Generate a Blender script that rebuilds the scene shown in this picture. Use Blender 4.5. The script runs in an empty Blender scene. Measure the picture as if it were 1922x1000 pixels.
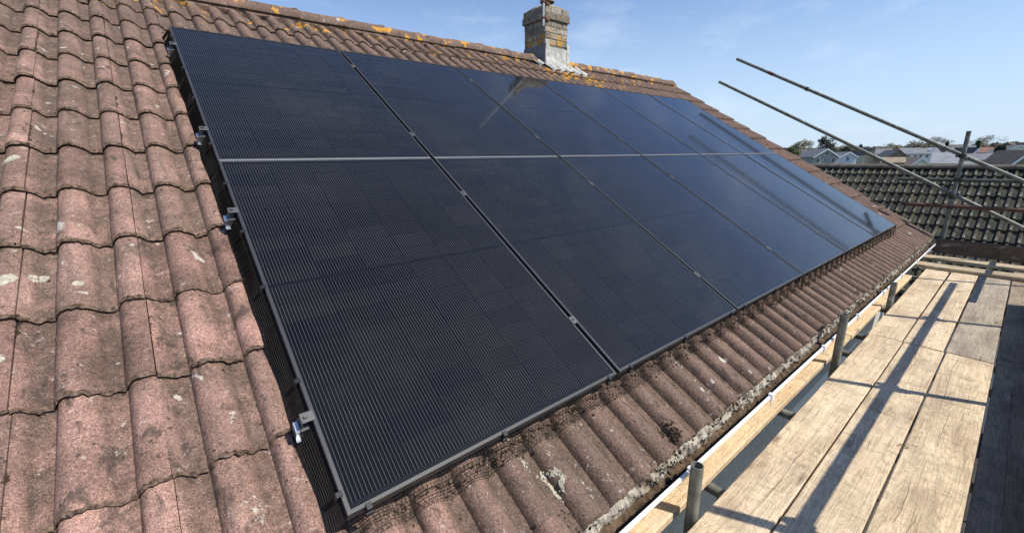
import bpy, math, random
from mathutils import Vector, Matrix, noise as mnoise

random.seed(11)
D = bpy.data
SC = bpy.context.scene
COL = SC.collection
PI = math.pi
PITCH = 0.54056
CP, SP = math.cos(PITCH), math.sin(PITCH)

# ------------------------------------------------------------------ camera
YAW, TILT, ROLL = 0.883394, -0.255075, -0.013359
cam_d = D.cameras.new('camera')
cam = D.objects.new('camera', cam_d)
COL.objects.link(cam)
fwd = Vector((math.cos(TILT)*math.cos(YAW), math.cos(TILT)*math.sin(YAW), math.sin(TILT)))
rgt = fwd.cross(Vector((0, 0, 1))).normalized()
upv = rgt.cross(fwd)
r2 = rgt*math.cos(ROLL) + upv*math.sin(ROLL)
u2 = -rgt*math.sin(ROLL) + upv*math.cos(ROLL)
M = Matrix((r2, u2, -fwd)).transposed().to_4x4()
M.translation = Vector((-0.228594, -0.963744, 0.895307))
cam.matrix_world = M
cam_d.sensor_width = 36
cam_d.lens = 36*785.47/1922
cam_d.clip_start = 0.05
cam_d.clip_end = 5000
SC.camera = cam
CAM = M.translation.copy()

# ------------------------------------------------------------------ world, sun, exposure
SUN_AZ, SUN_EL = math.radians(-63), math.radians(50)     # direction towards the sun, azimuth from +X
world = D.worlds.new('World')
SC.world = world
world.use_nodes = True
wn = world.node_tree
for n in list(wn.nodes):
    wn.nodes.remove(n)
wo = wn.nodes.new('ShaderNodeOutputWorld')
bg = wn.nodes.new('ShaderNodeBackground')
sky = wn.nodes.new('ShaderNodeTexSky')
sky.sky_type = 'NISHITA'
sky.sun_disc = False
sky.sun_elevation = SUN_EL
sky.sun_rotation = PI/2 - SUN_AZ
sky.air_density = 1.0
sky.dust_density = 0.25
sky.ozone_density = 3.0
sky.altitude = 20
tcw = wn.nodes.new('ShaderNodeTexCoord')
mpw = wn.nodes.new('ShaderNodeMapping')
mpw.inputs['Scale'].default_value = (1.2, 5.0, 14.0)
mpw.inputs['Rotation'].default_value = (0.0, 0.12, 0.5)
nzw = wn.nodes.new('ShaderNodeTexNoise')
nzw.inputs['Scale'].default_value = 1.3
nzw.inputs['Detail'].default_value = 6
nzw.inputs['Roughness'].default_value = 0.62
crw = wn.nodes.new('ShaderNodeValToRGB')
crw.color_ramp.elements[0].position = 0.52
crw.color_ramp.elements[0].color = (0, 0, 0, 1)
crw.color_ramp.elements[1].position = 0.95
crw.color_ramp.elements[1].color = (0.35, 0.35, 0.35, 1)
mxw = wn.nodes.new('ShaderNodeMix')
mxw.data_type = 'RGBA'
mxw.inputs[7].default_value = (7.6, 8.1, 8.8, 1)      # thin cirrus
wn.links.new(tcw.outputs['Generated'], mpw.inputs['Vector'])
wn.links.new(mpw.outputs[0], nzw.inputs['Vector'])
wn.links.new(nzw.outputs['Fac'], crw.inputs[0])
wn.links.new(crw.outputs[0], mxw.inputs[0])
hz = wn.nodes.new('ShaderNodeMix'); hz.data_type = 'RGBA'        # pale air towards the horizon
sz = wn.nodes.new('ShaderNodeSeparateXYZ')
wn.links.new(tcw.outputs['Generated'], sz.inputs[0])
mr = wn.nodes.new('ShaderNodeMapRange')
mr.interpolation_type = 'SMOOTHSTEP'
mr.inputs[1].default_value = -0.05; mr.inputs[2].default_value = 0.43
mr.inputs[3].default_value = 0.9; mr.inputs[4].default_value = 0.0
wn.links.new(sz.outputs[2], mr.inputs[0])
wn.links.new(mr.outputs[0], hz.inputs[0])
wn.links.new(sky.outputs[0], hz.inputs[6])
hz.inputs[7].default_value = (4.4, 5.55, 6.9, 1)
tint = wn.nodes.new('ShaderNodeMix'); tint.data_type = 'RGBA'; tint.blend_type = 'MULTIPLY'
tint.inputs[0].default_value = 1.0
tint.inputs[7].default_value = (.89, .965, 1.13, 1)
wn.links.new(sky.outputs[0], tint.inputs[6])
wn.links.new(tint.outputs[2], hz.inputs[6])
wn.links.new(hz.outputs[2], mxw.inputs[6])
wn.links.new(mxw.outputs[2], bg.inputs['Color'])
bg.inputs['Strength'].default_value = 0.120
wn.links.new(bg.outputs[0], wo.inputs[0])

sun_d = D.lights.new('sun', 'SUN')
sun_d.energy = 5.0
sun_d.angle = math.radians(0.53)
sun_d.color = (1.0, 0.94, 0.84)
sun = D.objects.new('sun', sun_d)
COL.objects.link(sun)
sd = Vector((math.cos(SUN_EL)*math.cos(SUN_AZ), math.cos(SUN_EL)*math.sin(SUN_AZ), math.sin(SUN_EL)))
sun.rotation_euler = sd.to_track_quat('Z', 'Y').to_euler()
sun.location = sd*30

vs = SC.view_settings
vs.view_transform = 'Standard'
vs.look = 'None'
vs.gamma = 1
vs.use_curve_mapping = False
vs.exposure = 0.24

# ------------------------------------------------------------------ helpers
class MB:
    """collects geometry and links it as one mesh object"""
    def __init__(s):
        s.v, s.f, s.mi = [], [], []
    def add(s, vs_, fs, m=0):
        o = len(s.v)
        s.v += [tuple(p) for p in vs_]
        s.f += [tuple(i+o for i in f) for f in fs]
        s.mi += [m]*len(fs)
        return s
    def box(s, x0, x1, y0, y1, z0, z1, T=None, m=0):
        vs_ = [Vector(p) for p in ((x0,y0,z0),(x1,y0,z0),(x1,y1,z0),(x0,y1,z0),(x0,y0,z1),(x1,y0,z1),(x1,y1,z1),(x0,y1,z1))]
        if T: vs_ = [T(p) for p in vs_]
        return s.add(vs_, [(0,3,2,1),(4,5,6,7),(0,1,5,4),(1,2,6,5),(2,3,7,6),(3,0,4,7)], m)
    def cbox(s, x0, x1, y0, y1, z0, z1, c=0.004, T=None, m=0):
        """box with chamfered edges"""
        xs, ys, zs = (x0, x1), (y0, y1), (z0, z1)
        vs_, idx = [], {}
        for i in (0, 1):
            for j in (0, 1):
                for k in (0, 1):
                    px, py, pz = xs[i], ys[j], zs[k]
                    ix, iy, iz = px+(c, -c)[i], py+(c, -c)[j], pz+(c, -c)[k]
                    for ax, p in enumerate(((px, iy, iz), (ix, py, iz), (ix, iy, pz))):
                        idx[(i, j, k, ax)] = len(vs_)
                        vs_.append(Vector(p))
        g = lambda i, j, k, a: idx[(i, j, k, a)]
        fs = []
        for i in (0, 1):
            q = [g(i,0,0,0), g(i,1,0,0), g(i,1,1,0), g(i,0,1,0)]; fs.append(q if i else q[::-1])
            q = [g(0,i,0,1), g(0,i,1,1), g(1,i,1,1), g(1,i,0,1)]; fs.append(q if i else q[::-1])
            q = [g(0,0,i,2), g(1,0,i,2), g(1,1,i,2), g(0,1,i,2)]; fs.append(q if i else q[::-1])
        for a in (0, 1):
            for b in (0, 1):
                q = [g(0,a,b,1), g(1,a,b,1), g(1,a,b,2), g(0,a,b,2)]; fs.append(q if (a ^ b) == 0 else q[::-1])
                q = [g(a,0,b,0), g(a,1,b,0), g(a,1,b,2), g(a,0,b,2)]; fs.append(q if (a ^ b) == 1 else q[::-1])
                q = [g(a,b,0,0), g(a,b,1,0), g(a,b,1,1), g(a,b,0,1)]; fs.append(q if (a ^ b) == 0 else q[::-1])
        for i in (0, 1):
            for j in (0, 1):
                for k in (0, 1):
                    q = [g(i,j,k,0), g(i,j,k,1), g(i,j,k,2)]; fs.append(q if (i+j+k) % 2 else q[::-1])
        if T: vs_ = [T(p) for p in vs_]
        return s.add(vs_, fs, m)
    def tube(s, a, b, r, r1=None, n=12, cap=True, m=0):
        a, b = Vector(a), Vector(b)
        r1 = r if r1 is None else r1
        d = (b-a).normalized()
        u = d.orthogonal().normalized(); w = d.cross(u)
        vs_ = []
        for p, rr in ((a, r), (b, r1)):
            for i in range(n):
                t = 2*PI*i/n
                vs_.append(p + u*rr*math.cos(t) + w*rr*math.sin(t))
        fs = [(i, (i+1) % n, n+(i+1) % n, n+i) for i in range(n)]
        if cap:
            fs += [tuple(range(n-1, -1, -1)), tuple(range(n, 2*n))]
        return s.add(vs_, fs, m)
    def hollow(s, a, b, r, wall=0.004, n=20, depth=0.25):
        """tube open at end b, closed at end a"""
        a, b = Vector(a), Vector(b)
        d = (b-a).normalized()
        u = d.orthogonal().normalized(); w = d.cross(u)
        ring = lambda p, rr: [p+u*rr*math.cos(2*PI*i/n)+w*rr*math.sin(2*PI*i/n) for i in range(n)]
        vs_ = ring(a, r)+ring(b, r)+ring(b, r-wall)+ring(b-d*depth, r-wall)
        fs = []
        for k in range(3):
            fs += [(k*n+i, k*n+(i+1) % n, (k+1)*n+(i+1) % n, (k+1)*n+i) for i in range(n)]
        fs += [tuple(range(n-1, -1, -1)), tuple(range(3*n, 4*n))]
        return s.add(vs_, fs)
    def path(s, pts, r, n=6):
        for a, b in zip(pts[:-1], pts[1:]):
            s.tube(a, b, r, n=n)
        return s
    def blob(s, c, r, flat=0.6, T=None):
        """small irregular lump"""
        c = Vector(c)
        vs_ = []
        rx, ry, rz = r*random.uniform(.7, 1.4), r*random.uniform(.7, 1.4), r*flat
        vs_.append(c+Vector((random.uniform(-.3, .3)*r, random.uniform(-.3, .3)*r, rz)))
        for k in range(6):
            t = k*PI/3+random.uniform(-.3, .3); q = random.uniform(.75, 1.2)
            vs_.append(c+Vector((rx*q*math.cos(t)*.75, ry*q*math.sin(t)*.75, rz*random.uniform(.45, .8))))
        for k in range(6):
            t = k*PI/3+random.uniform(-.3, .3); q = random.uniform(.85, 1.25)
            vs_.append(c+Vector((rx*q*math.cos(t), ry*q*math.sin(t), -rz*.5)))
        fs = [(0, 1+k, 1+(k+1) % 6) for k in range(6)]+[(1+k, 7+k, 7+(k+1) % 6, 1+(k+1) % 6) for k in range(6)]
        if T: vs_ = [T(p) for p in vs_]
        return s.add(vs_, fs)
    def mesh(s, name, mats, smooth=False):
        me = D.meshes.new(name)
        me.from_pydata(s.v, [], s.f)
        for m in (mats if isinstance(mats, (list, tuple)) else [mats]):
            me.materials.append(m)
        if any(s.mi):
            me.polygons.foreach_set('material_index', s.mi)
        if smooth:
            me.polygons.foreach_set('use_smooth', [True]*len(me.polygons))
            try: me.set_sharp_from_angle(angle=math.radians(40))
            except Exception: pass
        me.update()
        return me
    def build(s, name, mats, parent=None, smooth=False, loc=None, rot=None):
        return link(name, s.mesh(name, mats, smooth), parent, loc, rot)

def link(name, me, parent=None, loc=None, rot=None):
    o = D.objects.new(name, me)
    COL.objects.link(o)
    if parent: o.parent = parent
    if loc: o.location = loc
    if rot: o.rotation_euler = rot
    return o

def thing(name, label, cat, loc=(0, 0, 0), group=None, rot=None):
    o = link(name, None, None, loc, rot)
    return tag(o, label, cat, group)

def tag(o, label, cat, group=None, kind=None):
    o['label'] = label
    o['category'] = cat
    if group: o['group'] = group
    if kind: o['kind'] = kind
    return o

def struct(o):
    o['kind'] = 'structure'
    return o

def R(x, s, n=0.0):
    """roof coordinates (along eave, up the slope, off the glass plane) -> world"""
    return Vector((x, s*CP-n*SP, s*SP+n*CP))
RV = lambda p: R(p[0], p[1], p[2])

# ------------------------------------------------------------------ materials
class NT:
    def __init__(s, name):
        s.m = D.materials.new(name); s.m.use_nodes = True
        s.t = s.m.node_tree
        s.b = s.t.nodes['Principled BSDF']
    def n(s, typ, **k):
        nd = s.t.nodes.new(typ)
        for a, v in k.items(): setattr(nd, a, v)
        return nd
    def l(s, a, b): s.t.links.new(a, b)
    def pos(s):
        return s.n('ShaderNodeNewGeometry').outputs['Position']
    def obj(s):
        return s.n('ShaderNodeTexCoord').outputs['Object']
    def rnd(s):
        return s.n('ShaderNodeObjectInfo').outputs['Random']
    def map(s, v, scale=(1, 1, 1), loc=None):
        m = s.n('ShaderNodeMapping'); s.l(v, m.inputs[0]); m.inputs['Scale'].default_value = scale
        if loc is not None:
            if isinstance(loc, tuple): m.inputs['Location'].default_value = loc
            else: s.l(loc, m.inputs['Location'])
        return m.outputs[0]
    def noise(s, v, scale, detail=4, rough=.55, dist=0):
        n_ = s.n('ShaderNodeTexNoise'); s.l(v, n_.inputs['Vector'])
        n_.inputs['Scale'].default_value = scale; n_.inputs['Detail'].default_value = detail
        n_.inputs['Roughness'].default_value = rough; n_.inputs['Distortion'].default_value = dist
        return n_.outputs['Fac']
    def vor(s, v, scale, out='Distance'):
        n_ = s.n('ShaderNodeTexVoronoi'); s.l(v, n_.inputs['Vector']); n_.inputs['Scale'].default_value = scale
        return n_.outputs[out]
    def ramp(s, f, stops):
        r = s.n('ShaderNodeValToRGB'); s.l(f, r.inputs[0])
        el = r.color_ramp.elements
        while len(el) < len(stops): el.new(0.5)
        for e, (p, c) in zip(el, stops):
            e.position = p
            e.color = (c, c, c, 1) if isinstance(c, (int, float)) else (*c, 1)
        return r.outputs[0]
    def math(s, op, a, b=None, clamp=False):
        m = s.n('ShaderNodeMath', operation=op); m.use_clamp = clamp
        for i, x in enumerate((a, b)):
            if x is None: continue
            if isinstance(x, (int, float)): m.inputs[i].default_value = x
            else: s.l(x, m.inputs[i])
        return m.outputs[0]
    def mix(s, f, a, b, mode='MIX'):
        m = s.n('ShaderNodeMix', data_type='RGBA', blend_type=mode)
        for i, x in ((0, f), (6, a), (7, b)):
            if isinstance(x, (int, float)): m.inputs[i].default_value = x if i == 0 else (x, x, x, 1)
            elif isinstance(x, tuple): m.inputs[i].default_value = (*x, 1)
            else: s.l(x, m.inputs[i])
        return m.outputs[2]
    def sep(s, v):
        x = s.n('ShaderNodeSeparateXYZ'); s.l(v, x.inputs[0]); return x.outputs
    def bump(s, h, strength=.5, dist=.01):
        b = s.n('ShaderNodeBump'); s.l(h, b.inputs['Height'])
        b.inputs['Strength'].default_value = strength; b.inputs['Distance'].default_value = dist
        s.l(b.outputs[0], s.b.inputs['Normal'])
    def out(s, col=None, rough=.8, metal=0.0, spec=.5):
        if col is not None:
            if isinstance(col, tuple): s.b.inputs['Base Color'].default_value = (*col, 1)
            else: s.l(col, s.b.inputs['Base Color'])
        if isinstance(rough, (int, float)): s.b.inputs['Roughness'].default_value = rough
        else: s.l(rough, s.b.inputs['Roughness'])
        s.b.inputs['Metallic'].default_value = metal
        s.b.inputs['Specular IOR Level'].default_value = spec
        return s.m

def tile_material():
    t = NT('weathered_concrete_tile')
    P = t.pos(); rn = t.rnd(); ob = t.obj()
    x, y, z = t.sep(P)[:3]
    s_ = t.math('ADD', t.math('MULTIPLY', y, CP), t.math('MULTIPLY', z, SP))      # distance up the slope
    big = t.noise(P, 5.0, 5, .6)
    col = t.ramp(big, [(.30, (.155, .094, .072)), (.46, (.290, .170, .134)), (.66, (.430, .252, .205))])
    v = t.math('MULTIPLY_ADD', rn, .50); t.t.nodes[-1].inputs[2].default_value = .72
    col = t.mix(1.0, col, v, 'MULTIPLY')
    r2n = t.math('FRACT', t.math('MULTIPLY', rn, 7.31))
    col = t.mix(t.math('MULTIPLY', r2n, .35), col, (.235, .175, .135))
    # run-off streaks down the slope
    stk = t.noise(t.map(P, (30, 2.2, 2.2), (5, 0, 0)), 1.0, 4, .6)
    col = t.mix(t.ramp(stk, [(.52, 0.0), (.70, .45)]), col, (.105, .080, .065))
    # grey-brown weathering, more towards the ridge; its rise along X partly paints the light's angle
    up = t.math('MULTIPLY', t.math('ADD', s_, .2), .10, True)
    rx = t.math('MULTIPLY', t.math('ADD', x, .15), .75, True)
    w = t.math('ADD', t.math('MULTIPLY', t.math('MAXIMUM', up, t.math('MULTIPLY', rx, .72)), 1.0), -.30)
    wn_ = t.math('ADD', t.noise(P, 9, 5, .65), w)
    col = t.mix(t.ramp(wn_, [(.30, 0.0), (.62, .75)]), col, (.135, .095, .072))
    # dirt lying in the low pans, darkened further to deepen the rolls' shading
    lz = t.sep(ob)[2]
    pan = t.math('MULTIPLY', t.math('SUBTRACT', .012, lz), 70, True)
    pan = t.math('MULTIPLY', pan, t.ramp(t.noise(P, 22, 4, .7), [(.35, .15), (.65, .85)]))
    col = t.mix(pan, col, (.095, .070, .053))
    # sand-faced grain
    gr = t.noise(P, 300, 3, .85)
    col = t.mix(1.0, col, t.ramp(gr, [(.34, .34), (.52, 1.0), (.68, 2.0)]), 'MULTIPLY')
    g2 = t.noise(P, 95, 4, .75)
    col = t.mix(1.0, col, t.ramp(g2, [(.30, .55), (.5, 1.0), (.72, 1.32)]), 'MULTIPLY')
    # black algae spots and streaks
    dk = t.ramp(t.noise(t.map(P, (1, .55, .55)), 17, 5, .6, .6), [(.58, 0.0), (.66, .75)])
    col = t.mix(dk, col, (.060, .047, .038))
    ds = t.ramp(t.vor(P, 26), [(.10, .8), (.17, 0.0)])
    dm = t.ramp(t.noise(P, 6), [(.44, 0.0), (.50, 1.0)])
    col = t.mix(t.math('MULTIPLY', ds, dm), col, (.055, .045, .038))
    # pale lichen crusts
    wl = t.ramp(t.noise(t.map(P, (1, 1, 1), (7.3, 2.1, 0)), 34, 5, .66), [(.625, 0.0), (.69, .65)])
    col = t.mix(wl, col, (.52, .47, .41))
    wbig = t.ramp(t.noise(t.map(P, (1, 1, 1), (3.3, 9.1, 0)), 11, 5, .6, .3), [(.665, 0.0), (.70, .8)])
    col = t.mix(wbig, col, (.56, .53, .46))
    # orange lichen: by the ridge, thickest below the chimney
    near = t.math('MULTIPLY', t.math('SUBTRACT', s_, 3.9), 1.6, True)
    dx = t.math('ABSOLUTE', t.math('SUBTRACT', x, 4.85))
    dsl = t.math('ABSOLUTE', t.math('SUBTRACT', s_, 4.0))
    ch = t.math('MULTIPLY', t.math('SUBTRACT', 1.1, t.math('ADD', t.math('MULTIPLY', dx, .8), t.math('MULTIPLY', dsl, 1.3))), 1.5, True)
    thr = t.math('ADD', t.math('MULTIPLY_ADD', near, .160), t.math('MULTIPLY', ch, .17))
    thr.node.inputs[0].links[0].from_node.inputs[2].default_value = -.06
    on = t.math('ADD', t.noise(t.map(P, (1, 1, 1), (1.7, 0, 4.0)), 8.5, 5, .6), thr)
    om = t.ramp(on, [(.655, 0.0), (.69, .9)])
    oc = t.ramp(t.noise(P, 60), [(.35, (.42, .20, .035)), (.6, (.62, .33, .05))])
    col = t.mix(om, col, oc)
    h = t.math('ADD', t.math('MULTIPLY', gr, .35), t.math('ADD', g2, t.math('MULTIPLY', t.noise(P, 38, 3), .8)))
    t.bump(h, .9, .005)
    return t.out(col, .93, 0, .25)

def simple(name, base, var=.25, scale=12, rough=.8, metal=0.0, bump=.3, bscale=60, spec=.4, bd=.004, coords='pos'):
    t = NT(name)
    P = t.pos() if coords == 'pos' else t.obj()
    n_ = t.noise(P, scale, 5, .6)
    lo = tuple(c*(1-var) for c in base); hi = tuple(min(1, c*(1+var)) for c in base)
    col = t.ramp(n_, [(.3, lo), (.7, hi)])
    if bump: t.bump(t.noise(P, bscale, 4, .6), bump, bd)
    return t.out(col, rough, metal, spec)

def wood_material(name, pale, dark, grey=.0, axis=0):
    t = NT(name)
    rn = t.rnd()
    ob = t.obj(); xyz = t.sep(ob)
    along, across = (xyz[0], xyz[1]) if axis == 0 else (xyz[1], xyz[0])
    cmb = t.n('ShaderNodeCombineXYZ'); t.l(along, cmb.inputs[0]); t.l(across, cmb.inputs[1]); t.l(xyz[2], cmb.inputs[2])
    off = t.n('ShaderNodeCombineXYZ')
    for i, k in enumerate((37.0, 11.0, 5.0)): t.l(t.math('MULTIPLY', rn, k), off.inputs[i])
    O = t.map(cmb.outputs[0], (1, 1, 1), off.outputs[0])
    # growth rings: contour lines of a stretched field, curling round the knots
    kv = t.n('ShaderNodeTexVoronoi'); t.l(t.map(O, (1.9, 6.5, 6.5)), kv.inputs['Vector']); kv.inputs['Scale'].default_value = 1.0
    kd = kv.outputs['Distance']
    bulge = t.ramp(kd, [(.0, 1.0), (.5, 0.0)])
    fld = t.noise(t.map(O, (.35, 5.5, 5.5)), 1.5, 3, .5)
    fld = t.math('ADD', fld, t.math('MULTIPLY', bulge, .10))
    rings = t.math('FRACT', t.math('MULTIPLY', fld, 34))
    rings = t.ramp(rings, [(.0, .76), (.30, 1.06), (.78, 1.0), (1.0, .70)])
    base = t.ramp(t.noise(t.map(O, (.8, 3, 3)), 2.2, 6, .65), [(.30, dark), (.50, tuple((a*.3+b*.7) for a, b in zip(dark, pale))), (.68, pale)])
    col = t.mix(.9, base, t.mix(1.0, base, rings, 'MULTIPLY'))
    fib = t.noise(t.map(O, (3.5, 120, 120)), 1.0, 3, .7, .3)
    col = t.mix(1.0, col, t.ramp(fib, [(.30, .74), (.5, 1.0), (.70, 1.14)]), 'MULTIPLY')
    saw = t.noise(t.map(O, (38, 8, 8), (2, 2, 2)), 1.0, 5, .75, .8)
    col = t.mix(1.0, col, t.ramp(saw, [(.30, .84), (.5, 1.0), (.70, 1.10)]), 'MULTIPLY')
    grit = t.noise(O, 120, 4, .8)
    col = t.mix(1.0, col, t.ramp(grit, [(.33, .70), (.5, 1.0), (.68, 1.2)]), 'MULTIPLY')
    # dirt blotches and cross scuffs
    bl = t.noise(O, 5.5, 6, .7)
    col = t.mix(t.ramp(bl, [(.50, 0.0), (.70, .55+grey*.3)]), col, tuple(c*.42 for c in pale))
    sc = t.noise(t.map(O, (17, 5, 5), (3, 8, 1)), 1.0, 5, .65, .5)
    col = t.mix(t.ramp(sc, [(.60, 0.0), (.70, .6)]), col, tuple(c*.30 for c in pale))
    pf = t.noise(t.map(O, (2.4, 7, 7), (6, 1, 1)), 1.0, 5, .7)
    col = t.mix(t.ramp(pf, [(.60, 0.0), (.72, .35)]), col, (.70, .64, .54))
    # knots
    kn = t.ramp(t.math('ADD', kd, t.math('MULTIPLY', t.noise(O, 40), .05)), [(.075, 1.0), (.10, .55), (.17, 0.0)])
    col = t.mix(t.math('MULTIPLY', kn, .7), col, (.11, .07, .042))
    # long drying cracks wandering along the board
    wob = t.math('MULTIPLY', t.math('SUBTRACT', t.noise(t.map(O, (2.6, .3, .3)), 1.0, 4, .5), .5), .045)
    crk = None
    for c0, kk, ph in ((.075, 1.9, 0.0), (.150, 1.3, 7.0), (.110, 2.3, 3.0)):
        pos_ = t.math('ADD', t.math('MULTIPLY', t.math('SUBTRACT', t.math('FRACT', t.math('MULTIPLY', rn, 17.3*kk)), .5), .07), c0)
        dd = t.math('ABSOLUTE', t.math('SUBTRACT', t.math('ADD', across, wob), pos_))
        c1 = t.ramp(t.math('MULTIPLY', dd, 100), [(.035, 1.0), (.10, 0.0)])
        gate = t.ramp(t.noise(t.map(O, (1, .2, .2), (ph, 0, 0)), kk, 3, .6), [(.53, 0.0), (.58, 1.0)])
        c1 = t.math('MULTIPLY', c1, gate)
        crk = c1 if crk is None else t.math('MAXIMUM', crk, c1)
    col = t.mix(t.math('MULTIPLY', crk, .8), col, (.07, .052, .036))
    h = t.math('SUBTRACT', t.math('ADD', t.math('MULTIPLY', grit, .5), t.math('MULTIPLY', fib, .6)), t.math('MULTIPLY', crk, 1.8))
    t.bump(h, .7, .003)
    return t.out(col, .85, 0, .25)

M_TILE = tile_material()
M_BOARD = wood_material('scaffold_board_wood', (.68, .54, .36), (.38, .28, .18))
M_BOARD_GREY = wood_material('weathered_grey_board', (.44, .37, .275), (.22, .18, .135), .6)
M_BOARD_SHADE = wood_material('shaded_board', (.36, .28, .19), (.18, .135, .09), .8)  # darker copy of the board wood: shade at the outer edge put into colour
M_BOARD_Y = wood_material('cross_board_wood', (.52, .42, .28), (.27, .20, .13), .2, 1)
M_BOARD_SHADE_Y = wood_material('shaded_toe_board_wood', (.15, .105, .075), (.07, .05, .038), .5, 1)  # shade on the face turned from the sun, put into the wood colour
M_PLANK = wood_material('new_pine', (.70, .53, .33), (.55, .39, .22))

def steel_material():
    t = NT('galvanised_tube')
    P = t.pos()
    n1 = t.noise(P, 16, 5, .6)
    col = t.ramp(n1, [(.3, (.085, .09, .072)), (.5, (.165, .17, .14)), (.72, (.27, .275, .24))])
    col = t.mix(t.ramp(t.noise(P, 45, 4, .7), [(.58, 0.0), (.70, .7)]), col, (.10, .085, .065))
    col = t.mix(t.ramp(t.noise(t.map(P, (1, 1, 1), (3, 3, 3)), 9, 3), [(.66, 0.0), (.72, .55)]), col, (.55, .54, .48))
    t.bump(t.noise(P, 140, 3), .25, .002)
    return t.out(col, .55, .12, .5)
M_STEEL = steel_material()
M_RUST = simple('rusty_tube', (.13, .065, .045), .45, 18, .85, .1)
M_TUBE_DARK = simple('dull_green_tube', (.10, .115, .10), .35, 18, .6, .3)
M_COUPLER = simple('coupler_steel', (.075, .065, .055), .4, 40, .6, .5)
M_DARKIN = simple('tube_inside', (.03, .028, .025), .3, 40, .9)
M_FELT = simple('roofing_felt', (.012, .011, .010), .3, 30, .9)
M_MOSS = simple('dead_moss', (.060, .044, .030), .6, 45, 1.0, 0, .8, 160, .1, .01)
M_FRAME = None
def frame_mat():
    t = NT('black_anodised_frame')
    t.bump(t.noise(t.pos(), 300, 2), .05, .001)
    return t.out((.068, .069, .070), .42, .45, .5)
M_FRAME = frame_mat()
M_ALU = simple('mill_aluminium', (.62, .65, .66), .12, 30, .32, .9, .1)
M_CLIP = simple('black_clip', (.02, .021, .023), .2, 30, .45, .2, .1)
M_WIRE = simple('black_pvc_wire', (.016, .013, .011), .4, 30, .6, 0, 0)
M_WHITE = simple('white_upvc', (.80, .81, .80), .05, 8, .35, 0, .05)
M_GUTIN = simple('gutter_silt', (.016, .013, .010), .5, 30, .95)
M_DIRT = simple('eaves_silt', (.11, .075, .05), .55, 28, 1.0, 0, .9, 70, .1, .01)
M_LEAD = simple('whitened_lead', (.43, .425, .395), .38, 14, .75, .0, .4, 40)

def mortar_material():
    t = NT('eaves_mortar')
    P = t.pos()
    n1 = t.noise(P, 26, 5, .7)
    col = t.ramp(n1, [(.26, (.27, .21, .155)), (.42, (.34, .29, .225)), (.62, (.50, .46, .375))])
    col = t.mix(t.ramp(t.noise(P, 7, 4), [(.53, 0.0), (.64, .85)]), col, (.17, .115, .075))
    col = t.mix(t.ramp(t.vor(P, 48), [(.06, .5), (.12, 0.0)]), col, (.08, .06, .045))
    t.bump(t.noise(P, 60, 5, .7), .9, .012)
    return t.out(col, .95, 0, .2)
M_MORTAR = mortar_material()

def cell_material():
    t = NT('black_silicon_cell')
    ob = t.obj(); rn = t.rnd()
    x = t.sep(ob)[0]
    fr = t.math('FRACT', t.math('MULTIPLY', x, 1/.011375))
    d = t.math('ABSOLUTE', t.math('SUBTRACT', fr, .5))
    line = t.math('LESS_THAN', d, .056)
    edge = t.math('LESS_THAN', t.math('ABSOLUTE', t.math('SUBTRACT', x, .091)), .0862)
    line = t.math('MULTIPLY', line, edge)
    r3 = t.math('FRACT', t.math('MULTIPLY', rn, 13.7))
    line = t.math('MULTIPLY', line, t.math('MULTIPLY_ADD', r3, .22))
    line.node.inputs[1].links[0].from_node.inputs[2].default_value = .66
    base = t.mix(rn, (.0024, .0025, .0034), (.0058, .0056, .0060))
    dust = t.noise(t.pos(), 3.5, 6, .7)
    base = t.mix(t.ramp(dust, [(.48, 0.0), (.8, .014)]), base, (.30, .28, .25))
    spot = t.ramp(t.noise(t.pos(), 24, 4, .7), [(.72, 0.0), (.80, .05)])
    base = t.mix(spot, base, (.45, .44, .42))
    t.l(t.math('MULTIPLY', line, .0), t.b.inputs['Metallic'])
    col = t.mix(line, base, (.120, .116, .108))
    b = t.b
    b.inputs['Coat Weight'].default_value = 1.0
    b.inputs['Coat Roughness'].default_value = .075
    b.inputs['Coat IOR'].default_value = 1.38
    return t.out(col, .5, 0, .02)
M_CELL = cell_material()
def back_material():
    t = NT('black_backsheet_glass')
    b = t.b
    b.inputs['Coat Weight'].default_value = 1.0
    b.inputs['Coat Roughness'].default_value = .075
    b.inputs['Coat IOR'].default_value = 1.38
    return t.out((.0035, .0038, .006), .6, 0, .1)
M_BACK = back_material()

def brick_material():
    t = NT('buff_grey_brick')
    P = t.pos()
    rn = t.rnd()
    col = t.ramp(rn, [(.1, (.19, .165, .13)), (.5, (.27, .235, .185)), (.9, (.36, .32, .255))])
    col = t.mix(1.0, col, t.ramp(t.noise(P, 40, 5, .7), [(.32, .38), (.5, 1), (.68, 1.4)]), 'MULTIPLY')
    y, z = t.sep(P)[1], t.sep(P)[2]
    k = t.math('MULTIPLY', t.math('SUBTRACT', .25, t.math('ABSOLUTE', t.math('SUBTRACT', z, 2.52))), .55, True)
    on = t.math('ADD', t.noise(t.map(P, (1, 1, 1), (2, 5, 1)), 9, 4, .6), k)
    col = t.mix(t.ramp(on, [(.60, 0.0), (.66, .85)]), col, (.48, .26, .05))
    col = t.mix(t.ramp(t.noise(t.map(P, (1, 1, 1), (8, 5, 1)), 14, 4, .6), [(.56, 0.0), (.66, .75)]), col, (.09, .085, .07))
    t.bump(t.noise(P, 70, 4, .7), .8, .008)
    return t.out(col, .95, 0, .2)
M_BRICK = brick_material()
M_BMORTAR = simple('chimney_mortar', (.17, .15, .125), .4, 30, .95, 0, .7, 70)
M_FLAUNCH = simple('mossy_flaunching', (.26, .23, .15), .45, 18, .95, 0, .8, 50)
M_POT = simple('weathered_clay_pot', (.30, .25, .20), .35, 20, .9)

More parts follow.
